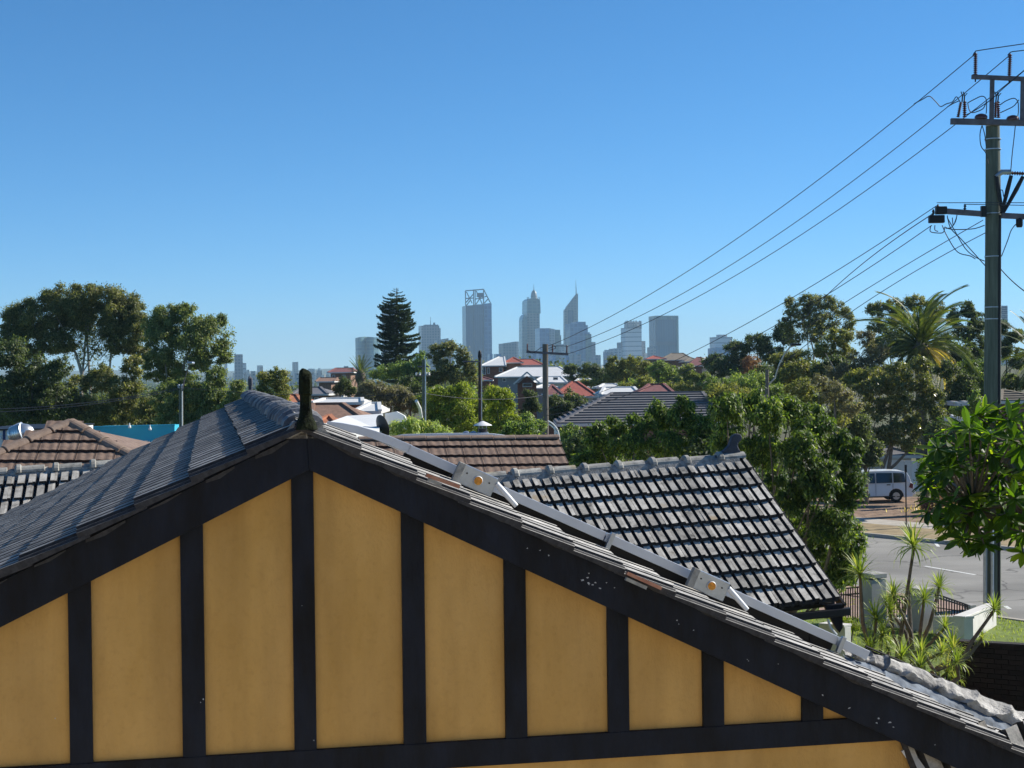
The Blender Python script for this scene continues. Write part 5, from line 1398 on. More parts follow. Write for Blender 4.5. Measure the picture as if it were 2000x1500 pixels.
house_('villa', 'white skillion roof touching the grey hipped roof', 1172, 1250, 770, 757, 112, 8, wall='w_white', roof='roof_white', hip=(.3, 1), ridge=(1180, 1238))
house_('cottage', 'maroon hipped roof above the ridge of the grey hipped roof', 1238, 1322, 773, 751, 104, 8, wall='w_brick', roof='roof_maroon', ridge=(1268, 1296))
house_('townhouse', 'two-storey red brick house with a white hipped roof left of the skyline', 938, 988, 714, 697, 250, 12, wall='w_brick', roof='roof_white', ridge=(975, 985), wins=((946, 724, 4, 14), (954, 724, 3, 10), (978, 722, 5, 6)))
house_('townhouse', 'red tiled two-storey house at the foot of the domed tower', 970, 1062, 713, 702, 262, 12, wall='w_brick', roof='roof_red', ridge=(1004, 1040), wins=((984, 719, 12, 4), (1010, 719, 8, 4), (1045, 719, 5, 4)))
house_('townhouse', 'small red pyramid roof between the brick townhouses', 984, 1022, 708, 698, 255, 8, wall='w_brown', roof='roof_red', hip=(1, 1))
house_('garage', 'small pink-walled shed with dark roof below the brick townhouse', 925, 962, 742, 737, 190, 6, wall='w_brick', roof='roof_maroon')
house_('villa', 'olive tiled hipped roof on the hill right of the slab tower', 1288, 1356, 703, 690, 330, 14, wall='w_brown', roof='roof_olive', ridge=(1312, 1334))
house_('villa', 'red tiled roof on the hill left of the olive roof', 1262, 1302, 701, 695, 325, 12, wall='w_brown', roof='roof_red')
house_('villa', 'low roof half hidden by trees right of the olive roof', 1336, 1372, 706, 698, 318, 10, wall='w_brown', roof='roof_olive')
house_('gabled_cottage', 'white gabled house with a dark red roof on the hill', 1340, 1396, 716, 698, 290, 12, wall='w_white', roof='roof_white', hip=(.2, 1.1), ridge=(1378, 1384))
house_('cottage', 'dark red roof against the left side of the white gabled house', 1342, 1376, 714, 698, 286, 10, wall='w_brick', roof='roof_maroon', ridge=(1362, 1370), hip=(1, .2))
house_('cottage', 'small white house almost hidden in trees below the hill houses', 1320, 1348, 724, 718, 240, 8, wall='w_white', roof='roof_white')
# left cluster
house_('brick_house', 'brown brick building with a dark pitched roof under the small palm', 640, 690, 727, 719, 235, 12, wall='w_brown', roof='roof_maroon', hip=(.1, .1), wins=((652, 735, 3, 4), (672, 735, 3, 4)))
house_('brick_house', 'tan brick building below the far hills left of the palm', 616, 652, 745, 738, 225, 10, wall='w_brown', roof='w_brown', hip=(0, 0))
house_('bungalow', 'grey-brown low house just right of the near finial', 570, 640, 770, 757, 125, 9, wall='w_brown', roof='roof_grey', ridge=(590, 626), wins=((618, 780, 5, 4), (606, 780, 5, 4)))
house_('bungalow', 'pale grey low roof beside the grey-brown house', 632, 664, 773, 762, 130, 8, wall='w_grey', roof='roof_olive', hip=(.2, 1))
house_('bungalow', 'orange tiled roof left of the near finial', 556, 590, 786, 772, 96, 7, wall='w_brick', roof='roof_orange', ridge=(566, 580))
house_('hall', 'long white metal roof with a stepped right end', 608, 708, 786, 779, 90, 7, wall='w_brick', roof='roof_white', hip=(.1, .1))
house_('hall', 'lower white annex roof at the right end of the long white roof', 692, 742, 803, 788, 84, 6, wall='w_grey', roof='roof_white', hip=(.2, .1))
house_('brick_house', 'brown tiled roof with dark verge in front of the long white roof', 604, 716, 822, 789, 76, 7, wall='w_brick', roof='w_brown', ridge=(612, 670), hip=(0, 1))
house_('brick_house', 'dark eaved brick house wing below the brown tiled roof', 590, 668, 838, 812, 70, 6, wall='w_brick', roof='roof_orange', hip=(1, 1))
house_('bungalow', 'striped pale tiled roof at the right edge under the cut-off palm', 1955, 2060, 783, 762, 86, 9, wall='w_brown', roof='roof_olive', courses=5)
house_('carport', 'white roofed carport right of the shiny tree', 1868, 1925, 817, 813, 66, 1.6, wall='w_grey', roof='roof_white', hip=(.1, .1))
house_('carport', 'thin white porch roof in the shade under the big palm', 1868, 1892, 787, 785, 82, 4, wall='w_grey', roof='roof_white', hip=(0, 0))
house_('house_front', 'pale house front behind the white van', 1690, 1800, 890, 868, 84, 7, wall='w_white', roof='roof_grey', wins=((1705, 905, 12, 12),))

# corrugated fence behind the van
cf = thing('metal_fence', 'grey corrugated fence panels behind the white van', 'fence', G(1760, 930))
for i in range(6):
    q = [P(1728 + i * 13, 898 + i * .5, 80), P(1740 + i * 13, 898 + i * .5, 80), P(1740 + i * 13, 960, 80), P(1728 + i * 13, 960, 80)]
    MB().prism(q, V3((0, .06, 0))).build('fence_panel', M['alu_white'], cf)

# ------------------------------------------------------------------ the city far off
def facade(name, wallc, glassc, fh=4.0, bay=3.0, mort=.35, rough=.35):
    m = bpy.data.materials.new(name); m.use_nodes = True
    nt = m.node_tree; bs = nt.nodes['Principled BSDF']; bs.inputs['Roughness'].default_value = rough; bs.inputs['Specular IOR Level'].default_value = .5
    g = nt.nodes.new('ShaderNodeNewGeometry'); sp = nt.nodes.new('ShaderNodeSeparateXYZ'); nt.links.new(g.outputs['Position'], sp.inputs[0])
    ad = nt.nodes.new('ShaderNodeMath'); ad.operation = 'ADD'; nt.links.new(sp.outputs[0], ad.inputs[0]); nt.links.new(sp.outputs[1], ad.inputs[1])
    cb = nt.nodes.new('ShaderNodeCombineXYZ'); nt.links.new(ad.outputs[0], cb.inputs[0]); nt.links.new(sp.outputs[2], cb.inputs[1])
    br_ = nt.nodes.new('ShaderNodeTexBrick'); br_.offset = 0
    br_.inputs['Scale'].default_value = 1; br_.inputs['Brick Width'].default_value = bay; br_.inputs['Row Height'].default_value = fh
    br_.inputs['Mortar Size'].default_value = mort * min(fh, bay) / 2; br_.inputs['Mortar Smooth'].default_value = .1; br_.inputs['Bias'].default_value = -.2
    br_.inputs['Color1'].default_value = tuple(glassc) + (1,); br_.inputs['Color2'].default_value = tuple(c * 1.5 for c in glassc) + (1,); br_.inputs['Mortar'].default_value = tuple(wallc) + (1,)
    nt.links.new(cb.outputs[0], br_.inputs['Vector']); nt.links.new(br_.outputs['Color'], bs.inputs['Base Color'])
    return m
FM = {
    'blue': facade('blue glass facade', (.06, .20, .38), (.02, .12, .28), 8, 7, .3, .25),
    'navy': facade('navy glass facade', (.035, .10, .19), (.015, .06, .13), 60, 4.2, .3, .25),
    'stone': facade('stone facade', (.24, .25, .24), (.08, .11, .14), 5, 6, .5),
    'green': facade('green glass facade', (.13, .22, .22), (.07, .14, .17), 6, 9, .35, .25),
    'white': facade('white banded facade', (.62, .62, .62), (.09, .12, .16), 7.5, 400, .9),
    'pale': facade('pale facade', (.42, .43, .44), (.14, .18, .22), 4.5, 5, .5),
    'grey': facade('grey facade', (.22, .24, .27), (.08, .11, .15), 5, 5, .45),
    'plain': mat('pale concrete', (.40, .41, .42), .8), 'frame': mat('tower steel', (.03, .07, .14), .5), 'lightsteel': mat('light tower trim', (.30, .33, .36), .6),
    'lowwhite': facade('low white building', (.62, .60, .56), (.18, .20, .22), 3.2, 3.5, .7),
    'lowtan': facade('low tan building', (.36, .28, .22), (.10, .10, .10), 3.2, 3.5, .7),
}
CY = 2900.
def blk(t, x0, x1, yt, Y=CY, dep=None, mt='blue', yb=None, nm='block', ytr=None, yaw=0):
    """a block between two pixel columns at distance Y; its top may slope"""
    a, c = P(x0, yt, Y), P(x1, ytr if ytr is not None else yt, Y)
    zb = tz(a.x, Y) - 3 if yb is None else P((x0 + x1) / 2, yb, Y).z
    d = dep or (c.x - a.x) * .8
    b = MB(); b.prism([V3((a.x, Y, zb)), V3((c.x, Y, zb)), V3((c.x, Y, c.z)), V3((a.x, Y, a.z))], V3((-.2 * d, d, 0)))
    return b.build(nm, FM[mt] if mt in FM else M[mt], t)
def tower(name, label, x, Y=CY, group='city skyline towers'):
    X = P(x, 720, Y).x
    return thing(name, label, 'skyscraper', V3((X, Y, tz(X, Y))), group)
def mast(t, pts, r, Y=CY, nm='mast', mt='frame', n=6):
    b = MB(); b.tube([P(x, y, Y + 15) for x, y in pts], r, n); b.build(nm, FM[mt], t)
# truss-topped tower
t = tower('tower', 'dark blue tower topped by an open steel truss', 935)
def vprism(t, pts, dep, mt, nm, Y=CY, yo=0, lean=.2):
    b = MB(); b.prism([P(x, y, Y + yo) for x, y in pts], V3((-lean * dep, dep, 0))); return b.build(nm, FM[mt], t)
bz = 800
vprism(t, [(911.5, bz), (926.5, bz), (925, 596), (909.5, 597)], 40, 'navy', 'left_face')
vprism(t, [(927.5, bz), (945, bz), (944, 594), (926, 595)], 44, 'navy', 'centre_face', yo=-4)
vprism(t, [(946, bz), (962.5, bz), (960, 592), (945, 593)], 38, 'blue', 'right_face')
def truss(t, segs, w=1.9, nm='truss_member'):
    for (x0, y0, x1, y1) in segs:
        b = MB(); b.bar(P(x0, y0, CY + 4), P(x1, y1, CY + 4), w); b.build(nm, FM['frame'], t)
truss(t, [(909.5, 597, 909, 568), (925, 596, 925, 567), (928, 596, 928, 566), (944.5, 594, 944.5, 565), (909, 568, 944.5, 565), (944.5, 565, 958, 592), (911, 570, 922, 592), (910, 583, 925, 582),
          (910, 591, 924, 575), (930, 568, 942, 594), (929, 584, 944, 582), (930, 594, 944, 572), (946, 580, 952, 578), (946, 592, 954, 583), (911, 597, 918, 587), (934, 575, 944, 575), (934, 580, 944, 580)])
vprism(t, [(933, 572), (943.5, 572), (943.5, 580), (933, 580)], 12, 'frame', 'sign_panel')
# bell tower style
t = tower('tower', 'tall domed tower with a thin spire and lower shoulder', 1040)
vprism(t, [(1020, bz), (1030, bz), (1030, 626), (1028, 618), (1025, 614), (1021, 619), (1020, 626)], 30, 'green', 'shoulder')
vprism(t, [(1029, bz), (1055, bz), (1054, 588), (1030, 588)], 40, 'stone', 'shaft', yo=5)
vprism(t, [(1029, 612), (1056, 612), (1055, 587), (1051, 583), (1034, 583), (1029.5, 587)], 44, 'green', 'crown', yo=3)
for x in (1030, 1032.5, 1051, 1054):
    mast(t, [(x, 590), (x, 580)], .7, nm='pinnacle')
b = MB(); c_ = P(1043, 588, CY + 20)
b.lathe(c_, [(6.2, 0), (6.2, 10), (5.4, 13), (4.6, 17), (2.6, 19.5), (.8, 21)], 14); b.build('dome', FM['stone'], t, True)
mast(t, [(1043, 571), (1042.6, 562), (1042.4, 555)], [1.1, .5, .25])
# slanted tower with mast
t = tower('tower', 'pale tower with a slanting top and a thin tall mast', 1116)
vprism(t, [(1103, bz), (1129, bz), (1129, 573), (1125, 575), (1106, 600), (1105.5, 603), (1103, 604)], 24, 'stone', 'shaft', lean=.05)
vprism(t, [(1109.5, bz), (1120, bz), (1120, 606), (1109.5, 606)], 4, 'navy', 'glass_strip', yo=-2)
vprism(t, [(1102.3, bz), (1105, bz), (1105, 604), (1102.3, 605)], 24, 'grey', 'side_face', yo=2, lean=.05)
mast(t, [(1125.5, 578), (1125, 562), (1124.6, 547)], [1.4, .7, .25])
# blue stepped tower
t = tower('tower', 'blue glass tower stepping down to the right beside the slanted tower', 1136, 2750)
for x0, x1, y, mt in ((1114, 1132, 632, 'blue'), (1126, 1144, 628.5, 'blue'), (1132, 1148, 635, 'blue'), (1140, 1152, 649, 'blue'), (1144, 1155, 652, 'green'), (1152, 1163, 668, 'grey')):
    blk(t, x0, x1, y, 2750 + x0 % 7, mt=mt, dep=40)
mast(t, [(1128, 632), (1128, 630)], .6, 2750)
t = tower('tower', 'blue block tower between the domed and slanted towers', 1078, 2780)
blk(t, 1054, 1073, 641, 2780, 40, 'blue'); blk(t, 1073, 1084, 641, 2782, 40, 'pale', ytr=643); blk(t, 1084, 1094, 644, 2784, 36, 'green'); blk(t, 1092, 1096, 655, 2786, 30, 'green')
t = tower('tower', 'short pale block with a sloping roof left of the domed tower', 996, 2700)
blk(t, 981.5, 1008, 671, 2700, 36, 'grey', ytr=667); blk(t, 1007, 1013, 667, 2705, 30, 'pale')
t = tower('tower', 'low narrow block between the blue block and slanted tower', 1100, 2760)
blk(t, 1096, 1104, 672, 2760, 20, 'pale')
t = tower('tower', 'square grey-blue tower with a small antenna right of the pine', 840)
blk(t, 823, 858, 636, CY, 40, 'grey'); blk(t, 830, 856, 634, CY + 10, 20, 'frame'); blk(t, 857, 860.5, 641, CY + 5, 30, 'pale')
mast(t, [(841, 634), (841, 619)], [.8, .3]); mast(t, [(848, 634), (848, 630)], 2.2)
t = tower('tower', 'low blue block half hidden behind the ragged gum', 872, 2800)
blk(t, 853, 876, 664, 2800, 30, 'grey', ytr=660.5); blk(t, 875, 886, 664, 2805, 30, 'grey')
t = tower('tower', 'pair of curved grey-green glass towers left of the pine', 714, 2600)
for x0, x1, y0, y1 in ((692.5, 712.5, 660, 657), (714.5, 738, 657.5, 659)):
    n = 6; pts = []
    for i in range(n + 1):
        f = i / n; xx = x0 + (x1 - x0) * f; q = P(xx, y0 + (y1 - y0) * f, 2600); pts.append(V3((q.x, 2600 + (12 * (1 - sin(pi * f))), q.z)))
    zb = tz(pts[0].x, 2600) - 3; vs = [V3((p.x, p.y, zb)) for p in pts] + pts + [V3((p.x, 2640, zb)) for p in pts] + [V3((p.x, 2640, p.z)) for p in pts]; k = n + 1
    b = MB(); b.add(vs, [(i, i + 1, k + i + 1, k + i) for i in range(n)] + [(k + i, k + i + 1, 3 * k + i + 1, 3 * k + i) for i in range(n)] + [(0, k, 3 * k, 2 * k), (n, 2 * k + n, 3 * k + n, k + n)]); b.build('curved_block', FM['green'], t)
t = tower('tower', 'pale tower showing through the left side of the pine', 760, 2850)
blk(t, 749, 774, 600, 2850, 30, 'plain')
t = tower('tower', 'white horizontally banded tower with a crenellated top', 1237, 2500)
blk(t, 1221.5, 1253, 640, 2500, 28, 'white')
blk(t, 1226, 1249, 628, 2503, 22, 'white', yb=641, nm='crown')
for x in (1222, 1225, 1232, 1237, 1242, 1249, 1251.5):
    blk(t, x, x + 1.6, 627 if x in (1222, 1251.5) else 626, 2498, 3, 'plain', yb=642, nm='crown_fin')
t = tower('tower', 'grey block on the left flank of the banded tower', 1217, 2520); blk(t, 1212.5, 1221.5, 668.5, 2520, 24, 'grey')
t = tower('tower', 'grey block on the right flank of the banded tower', 1257, 2520); blk(t, 1253, 1260.5, 666, 2520, 24, 'grey'); blk(t, 1260, 1264, 690, 2515, 20, 'pale')
t = tower('tower', 'stepped low white blocks left of the banded tower', 1200, 2450)
for x0, x1, y in ((1185.5, 1189, 686), (1188, 1197, 683), (1197, 1206, 681), (1205, 1214, 680)): blk(t, x0, x1, y, 2450 + x0 % 5, 24, 'pale')
t = tower('tower', 'broad slab tower with a dark top band right of the banded tower', 1302, 2650)
blk(t, 1280.5, 1324, 624, 2650, 40, 'navy'); blk(t, 1280.5, 1324.5, 616.5, 2649, 42, 'green', yb=624, nm='top_band'); blk(t, 1321.5, 1325, 617, 2648, 43, 'green', nm='edge_strip'); blk(t, 1281, 1321.5, 667, 2647.6, 2, 'frame', yb=674, nm='plant_band')
t = tower('tower', 'low narrow grey block left of the broad slab tower', 1276, 2600); blk(t, 1272.5, 1280.5, 678, 2600, 26, 'grey')
t = tower('tower', 'short white tower on a blue base far right of the skyline', 1412, 2300)
blk(t, 1397, 1430, 658, 2300, 26, 'white'); blk(t, 1405, 1420, 653.5, 2305, 14, 'plain', yb=660, nm='plant_room'); blk(t, 1391, 1430, 680, 2290, 20, 'blue', nm='podium')
t = tower('tower', 'ribbed grey tower peeping out right of the power pole', 1961, 1500)
blk(t, 1955, 1968, 597, 1500, 12, 'pale')
for k in range(7): blk(t, 1957.5, 1967, 600 + k * 4, 1498.8, 1.5, 'frame', yb=601.5 + k * 4, nm='balcony')
t = tower('tower', 'plain grey block on the horizon right of the left gums', 466, 2300); blk(t, 458, 474, 692, 2300, 22, 'grey'); blk(t, 474, 481, 709, 2295, 18, 'white')
# low blocks at the towers' feet
lowg = 'low hazy blocks at the foot of the skyline'
rr = random.Random(4)
for i in range(40):
    x = 958 + i * 6.4 + rr.uniform(-3, 3)
    if 1165 < x < 1183: continue
    w = rr.uniform(5, 13); Y = rr.uniform(2150, 2500); y = rr.uniform(688, 708)
    lk = 'below the truss-topped tower' if x < 1000 else ('below the domed tower' if x < 1065 else ('left of the slanted tower' if x < 1105 else ('below the stepped blue tower' if x < 1165 else 'right of the stepped blue tower')))
    t = thing('low_block', ('wide' if w > 9 else 'narrow') + ' hazy low block ' + lk, 'building', V3((P(x, 720, Y).x, Y, tz(P(x, 720, Y).x, Y))), lowg)
    blk(t, x, x + w, y, Y, 20, rr.choice(['blue', 'grey', 'pale', 'grey', 'blue']))
# the far hazy suburb on the left
subg = 'pale buildings of the far hazy suburb on the left'
def suburb_label(x, w, km):
    size = 'narrow' if w < 6 else ('broad' if w > 9 else 'small')
    col_ = {'lowwhite': 'white', 'lowtan': 'tan', 'pale': 'pale grey', 'grey': 'grey'}[km]
    where = ('just right of the left gums' if x < 500 else 'behind the round olive tree' if x < 580 else 'right of the gable finial' if x < 650 else 'beside the small palm')
    return '%s %s building far off in the haze %s' % (size, col_, where)
for i in range(90):
    x = rr.uniform(400, 735); Y = rr.uniform(900, 4400); w = rr.uniform(4, 12)
    X = P(x, 720, Y).x; zt_ = tz(X, Y) + rr.uniform(5, 13) * (1 + Y / 4000) * (2.0 if rr.random() < .12 else 1)
    y = proj((X, Y, zt_))[1]
    km = rr.choice(['lowwhite', 'lowwhite', 'lowtan', 'pale', 'grey'])
    t = thing('far_building', suburb_label(x, w, km), 'building', V3((X, Y, tz(X, Y))), subg)
    blk(t, x, x + w, y, Y, 14, km)
for x in (477, 490, 505, 606, 620, 636, 575):
    X = P(x, 720, 1100).x
    t = thing('far_building', 'bright nearer ' + suburb_label(x, 7, 'lowwhite'), 'building', V3((X, 1100, tz(X, 1100))), subg)
    blk(t, x, x + rr.uniform(5, 9), rr.uniform(722, 732), 1100, 12, 'lowwhite')
# distant woods: countless crowns, one object
def woods():
    n = 5200
    Y = rng.uniform(0, 1, n) ** 1.3 * 4200 + 300
    bear = rng.uniform(-300, 2300, n)
    X = (bear - 1000) / F * Y
    zz = terr(X, Y)
    ok = ~((bear > 1100) & (Y < 520)); X, Y, zz, bear = X[ok], Y[ok], zz[ok], bear[ok]; n = len(X)
    r = rng.uniform(2.5, 5.0, n)
    parts = []
    for k in range(48):
        d = rand_dirs(n)
        d[:, 2] = abs(d[:, 2]) * 1.1 - .1
        c = np.stack([X, Y, zz + r * .55], 1) + d * (r * rng.uniform(.5, 1, n))[:, None]
        parts.append(leaves(c, np.clip(.55 + Y / 900, .7, 2.6), d + np.array([0, 0, -.2]), d, .75))
    v = np.concatenate(parts)
    keep = None
    o = link_np('distant_woods', v, len(v) // 4, 4, LM['farwood'])
    tag(o, 'distant tree cover fading into the haze beyond the houses', 'woods', kind='stuff')
woods()

# ------------------------------------------------------------------ street side things, right
# piers, railings and low white walls
def pier(label, x0, x1, yt, yb, Y, yaw, mt='wallg'):
    s = Y / F; w = (x1 - x0) * s * .74; c = P((x0 + x1) / 2, yb, Y); zt = P((x0 + x1) / 2, yt, Y).z
    t = thing('gate_pier', label, 'pier', V3((c.x, Y, 0)))
    r = Matrix.Rotation(R_(yaw), 3, 'Z'); ax = (r @ V3((1, 0, 0)), r @ V3((0, 1, 0)), Z)
    b = MB(); b.box(V3((c.x, Y, (zt - .1) / 2 - .1)), (w, w, zt - .1 + .2 - .1), ax); b.build('shaft', M[mt], t, bevel=.01)
    b = MB(); b.box(V3((c.x, Y, zt - .06)), (w * 1.1, w * 1.1, .12), ax); b.build('cap', M[mt], t, bevel=.02)
    return t
pier('tall grey rendered pier nearest the mango tree', 1680, 1730, 1118, 1240, 37.5, 28)
pier('second grey rendered pier, right of the tall pier', 1774, 1824, 1147, 1245, 37.0, 28)
pier('small grey pier stump behind the white corner wall', 1884, 1906, 1180, 1215, 38.5, 28)
def railing(label, xa, ya0, ya1, xb, yb0, yb1, Ya, Yb, n):
    """top/bottom rows of pixel heights at both ends"""
    t = thing('railing', label, 'railing', V3((P((xa + xb) / 2, ya1, Ya).x, (Ya + Yb) / 2, 0)))
    at0, at1 = P(xa, ya0, Ya), P(xa, ya1, Ya); bt0, bt1 = P(xb, yb0, Yb), P(xb, yb1, Yb)
    for i in range(n + 1):
        f = i / n; b = MB(); b.bar(at0.lerp(bt0, f), at1.lerp(bt1, f), .025); b.build('baluster', M['steel'], t)
    for f in (0, .14, .96):
        b = MB(); b.bar(at0.lerp(at1, f), bt0.lerp(bt1, f), .035); b.build('rail_or_shade_strip', M['steel'], t)
    return t
railing('black railing between the mango tree and the tall pier', 1643, 1150, 1236, 1684, 1146, 1236, 38.2, 37.6, 9)
railing('black railing between the two grey piers', 1726, 1160, 1214, 1778, 1168, 1216, 37.8, 37.2, 10)
railing('black railing sloping from the second pier to the white corner wall', 1822, 1158, 1205, 1890, 1182, 1206, 37.3, 37.9, 13)
sheet('paved_yard', [G(1600, 1215), G(1880, 1225), G(1890, 1190), G(1600, 1140)], .13, M['pave'])
lw = thing('low_wall', 'white rendered low wall with a stepped cap turning the corner by the power pole', 'wall', V3((P(1880, 1250, 36).x, 36, 0)))
def wallseg(x0, yt0, Y0, x1, yt1, Y1, mt, nm, thick=.22, zb=-.1):
    a, c = P(x0, yt0, Y0), P(x1, yt1, Y1); d = (c - a); d.z = 0; n = V3((-d.y, d.x, 0)).normalized()
    b = MB(); b.prism([V3((a.x, a.y, zb)), V3((c.x, c.y, zb)), c, a], n * thick); b.build(nm, M[mt], lw, bevel=.008)
    b = MB(); b.prism([a - n * .03, c - n * .03, c - n * .03 + Z * .06, a - n * .03 + Z * .06], n * (thick + .06)); b.build(nm.replace('wall', 'cap') if 'wall' in nm else 'cap', M['wallw'], lw, bevel=.01)
wallseg(1822, 1208, 36.6, 1883, 1209, 34.9, 'wallw', 'wall')
wallseg(1883, 1209, 34.9, 1946, 1184, 37.6, 'wallw', 'wall')
wallseg(1646, 1228, 38.0, 1726, 1224, 37.5, 'wallw', 'wall')
wallseg(1726, 1212, 37.7, 1780, 1214, 37.1, 'wallw', 'wall')
wallseg(1600, 1222, 33.5, 1650, 1226, 33.0, 'wallw', 'wall')
# dark brick fence in the shade, brick by brick
bf = thing('brick_fence', 'dark brick fence in shade at the right edge, behind the dragon plants', 'fence', V3((P(1930, 1400, 26.5).x, 26.5, 0)))
b0p, b1p = P(1846, 1249, 26.8), P(2300, 1276, 25.0)
bd_ = V3((b1p.x - b0p.x, b1p.y - b0p.y, 0)); Lb = bd_.length; bd_.normalize(); bn_ = V3((bd_.y, -bd_.x, 0))
MB().prism([V3((b0p.x, b0p.y, -.1)), V3((b1p.x, b1p.y, -.1)), V3((b1p.x, b1p.y, b1p.z - .01)), V3((b0p.x, b0p.y, b0p.z - .01))], -bn_ * .2).build('core', M['joint'], bf)
bm = bpy.data.meshes.new('brick'); q = MB().box((0, 0, 0), (.228, .03, .074)); bm.from_pydata([tuple(v) for v in q.v], [], q.f); bm.materials.append(M['brick']); bm.update()
for r in range(14):
    zc = min(b0p.z, b1p.z) - .05 - r * .086
    k = 0; x = -(r % 2) * .12
    while x < Lb - .1:
        if x > -.05:
            mw = Matrix((bd_, -bn_, Z)).transposed().to_4x4(); mw.translation = V3((b0p.x, b0p.y, zc)) + bd_ * (x + .12) + bn_ * (.008 + random.uniform(-.002, .003))
            px, py, zz = proj(mw.translation)
            if px < 2100: inst('brick', bm, mw, bf)
        x += .24
# sign post
sp = thing('sign_post', 'thin black post at the far kerb in front of the van', 'post', G(1769, 1030))
b = MB(); b.tube([G(1770, 1031), P(1769, 914, 62)], .028, 8); b.build('post', M['steel'], sp)
b = MB(); b.box(P(1769, 915, 62), (.09, .03, .3)); b.build('plate', M['steel'], sp)

# the white van
def van():
    Y = 72.5; s = Y / F
    zb = P(1750, 985, Y).z - .02
    g0 = .12
    x_r = P(1787, 950, Y).x
    t = thing('white_van', 'white people carrier parked across the street, rear end showing beside the shiny tree', 'car', V3((x_r - 2.3, Y + .9, g0)))
    W = 1.8; Lc = 4.8
    # side profile, x measured from the rear bumper towards the front, z above ground
    top = [(0.02, .45), (0.0, .75), (.05, .98), (.16, 1.05), (.22, 1.32), (.34, 1.56), (.55, 1.66), (1.2, 1.70), (2.4, 1.68), (3.0, 1.60), (3.75, 1.08), (4.6, .92), (4.78, .70), (4.80, .40)]
    arch = lambda cx: [(cx + .40 * cos(a), .33 + .40 * sin(a)) for a in [pi * k / 8 for k in range(9)]]
    bot = [(4.7, .25)] + [(x, z) for x, z in arch(3.85) if z > .25] + [(3.4, .25)] + [(x, z) for x, z in arch(.98) if z > .25] + [(.55, .25), (.08, .28)]
    poly = top + bot
    def X(x): return x_r - x
    b = MB(); n = len(poly)
    secs = [(0.0, 1.0, .0), (.06, 1.0, .0), (W - .06, 1.0, 0), (W, 1.0, 0)]
    # body: lower part full width, roof pulled in
    def sec(y, inset):
        out = []
        for x, z in poly:
            ins = inset + (max(0, z - .98) * .20)
            yy = y + ins if y < W / 2 else y - ins
            out.append(V3((X(x), Y + yy, g0 + z)))
        return out
    A_, B_ = sec(0, 0), sec(W, 0)
    vs = A_ + B_
    b.add(vs, [tuple(range(n)), tuple(range(n, 2 * n))[::-1]] + [((i + 1) % n, i, n + i, n + (i + 1) % n) for i in range(n)])
    b.build('body', M['vanpaint'], t, bevel=.03)
    def side(pts, nm, mt, off=.012):
        b = MB(); q = [V3((X(x), Y + max(0, z - .98) * .20 - off, g0 + z)) for x, z in pts]; b.prism(q, V3((0, .02, 0))); return b.build(nm, M[mt], t, bevel=0)
    side([(.48, 1.07), (.52, 1.50), (.62, 1.56), (1.12, 1.58), (1.12, 1.05)], 'side_window', 'carglass')
    side([(1.19, 1.05), (1.19, 1.58), (2.05, 1.58), (2.05, 1.03)], 'side_window', 'carglass')
    side([(2.12, 1.03), (2.12, 1.57), (2.75, 1.55), (3.35, 1.12), (3.3, 1.03)], 'side_window', 'carglass')
    side([(.10, .72), (.06, .98), (.20, 1.03), (.30, .80)], 'tail_lamp', 'redlamp')
    side([(1.30, .92), (1.30, .97), (1.50, .97), (1.50, .92)], 'door_handle', 'black', .03)
    side([(.62, .27), (3.4, .24), (3.4, .31), (.62, .33)], 'sill', 'black')
    for dx in (1.15, 2.08): side([(dx, .34), (dx, 1.0), (dx + .012, 1.0), (dx + .012, .34)], 'door_gap', 'black', .006)
    b = MB(); b.prism([V3((X(.20), Y + .12, g0 + 1.10)), V3((X(.20), Y + W - .12, g0 + 1.10)), V3((X(.34), Y + W - .2, g0 + 1.52)), V3((X(.34), Y + .2, g0 + 1.52))], V3((.03, 0, .01))); b.build('rear_window', M['carglass'], t)
    b = MB(); b.box((X(-.02), Y + W / 2, g0 + .50), (.12, W - .1, .22)); b.build('bumper', M['vanpaint'], t, bevel=.04)
    for cx in (.98, 3.85):
        for yy in (.10, W - .10):
            c = V3((X(cx), Y + yy, g0 + .33)); 
            b = MB(); b.lathe(c, [(.20, -.1), (.31, -.1), (.335, -.06), (.335, .06), (.31, .1), (.20, .1)], 24, V3((0, 1, 0))); w = b.build('wheel', M['rubber'], t, True)
            ORG[w] = ORG[t]
            b = MB(); b.lathe(c, [(.20, -.102), (.19, -.085), (.05, -.075), (.04, -.10)], 20, V3((0, 1, 0)))
            for k in range(5):
                a = 2 * pi * k / 5; b.bar(c + V3((0, -.095, 0)), c + V3((.19 * cos(a), -.095, .19 * sin(a))), .05, .03)
            b.build('rim', M['rim'], w)
    b = MB(); b.prism([V3((X(x), Y + .03, g0 + z)) for x, z in arch(.98)], V3((0, .35, 0))); b.build('wheel_arch', M['black'], t)
    t.scale = (.87, .87, .87); t.location.x += .30
van()
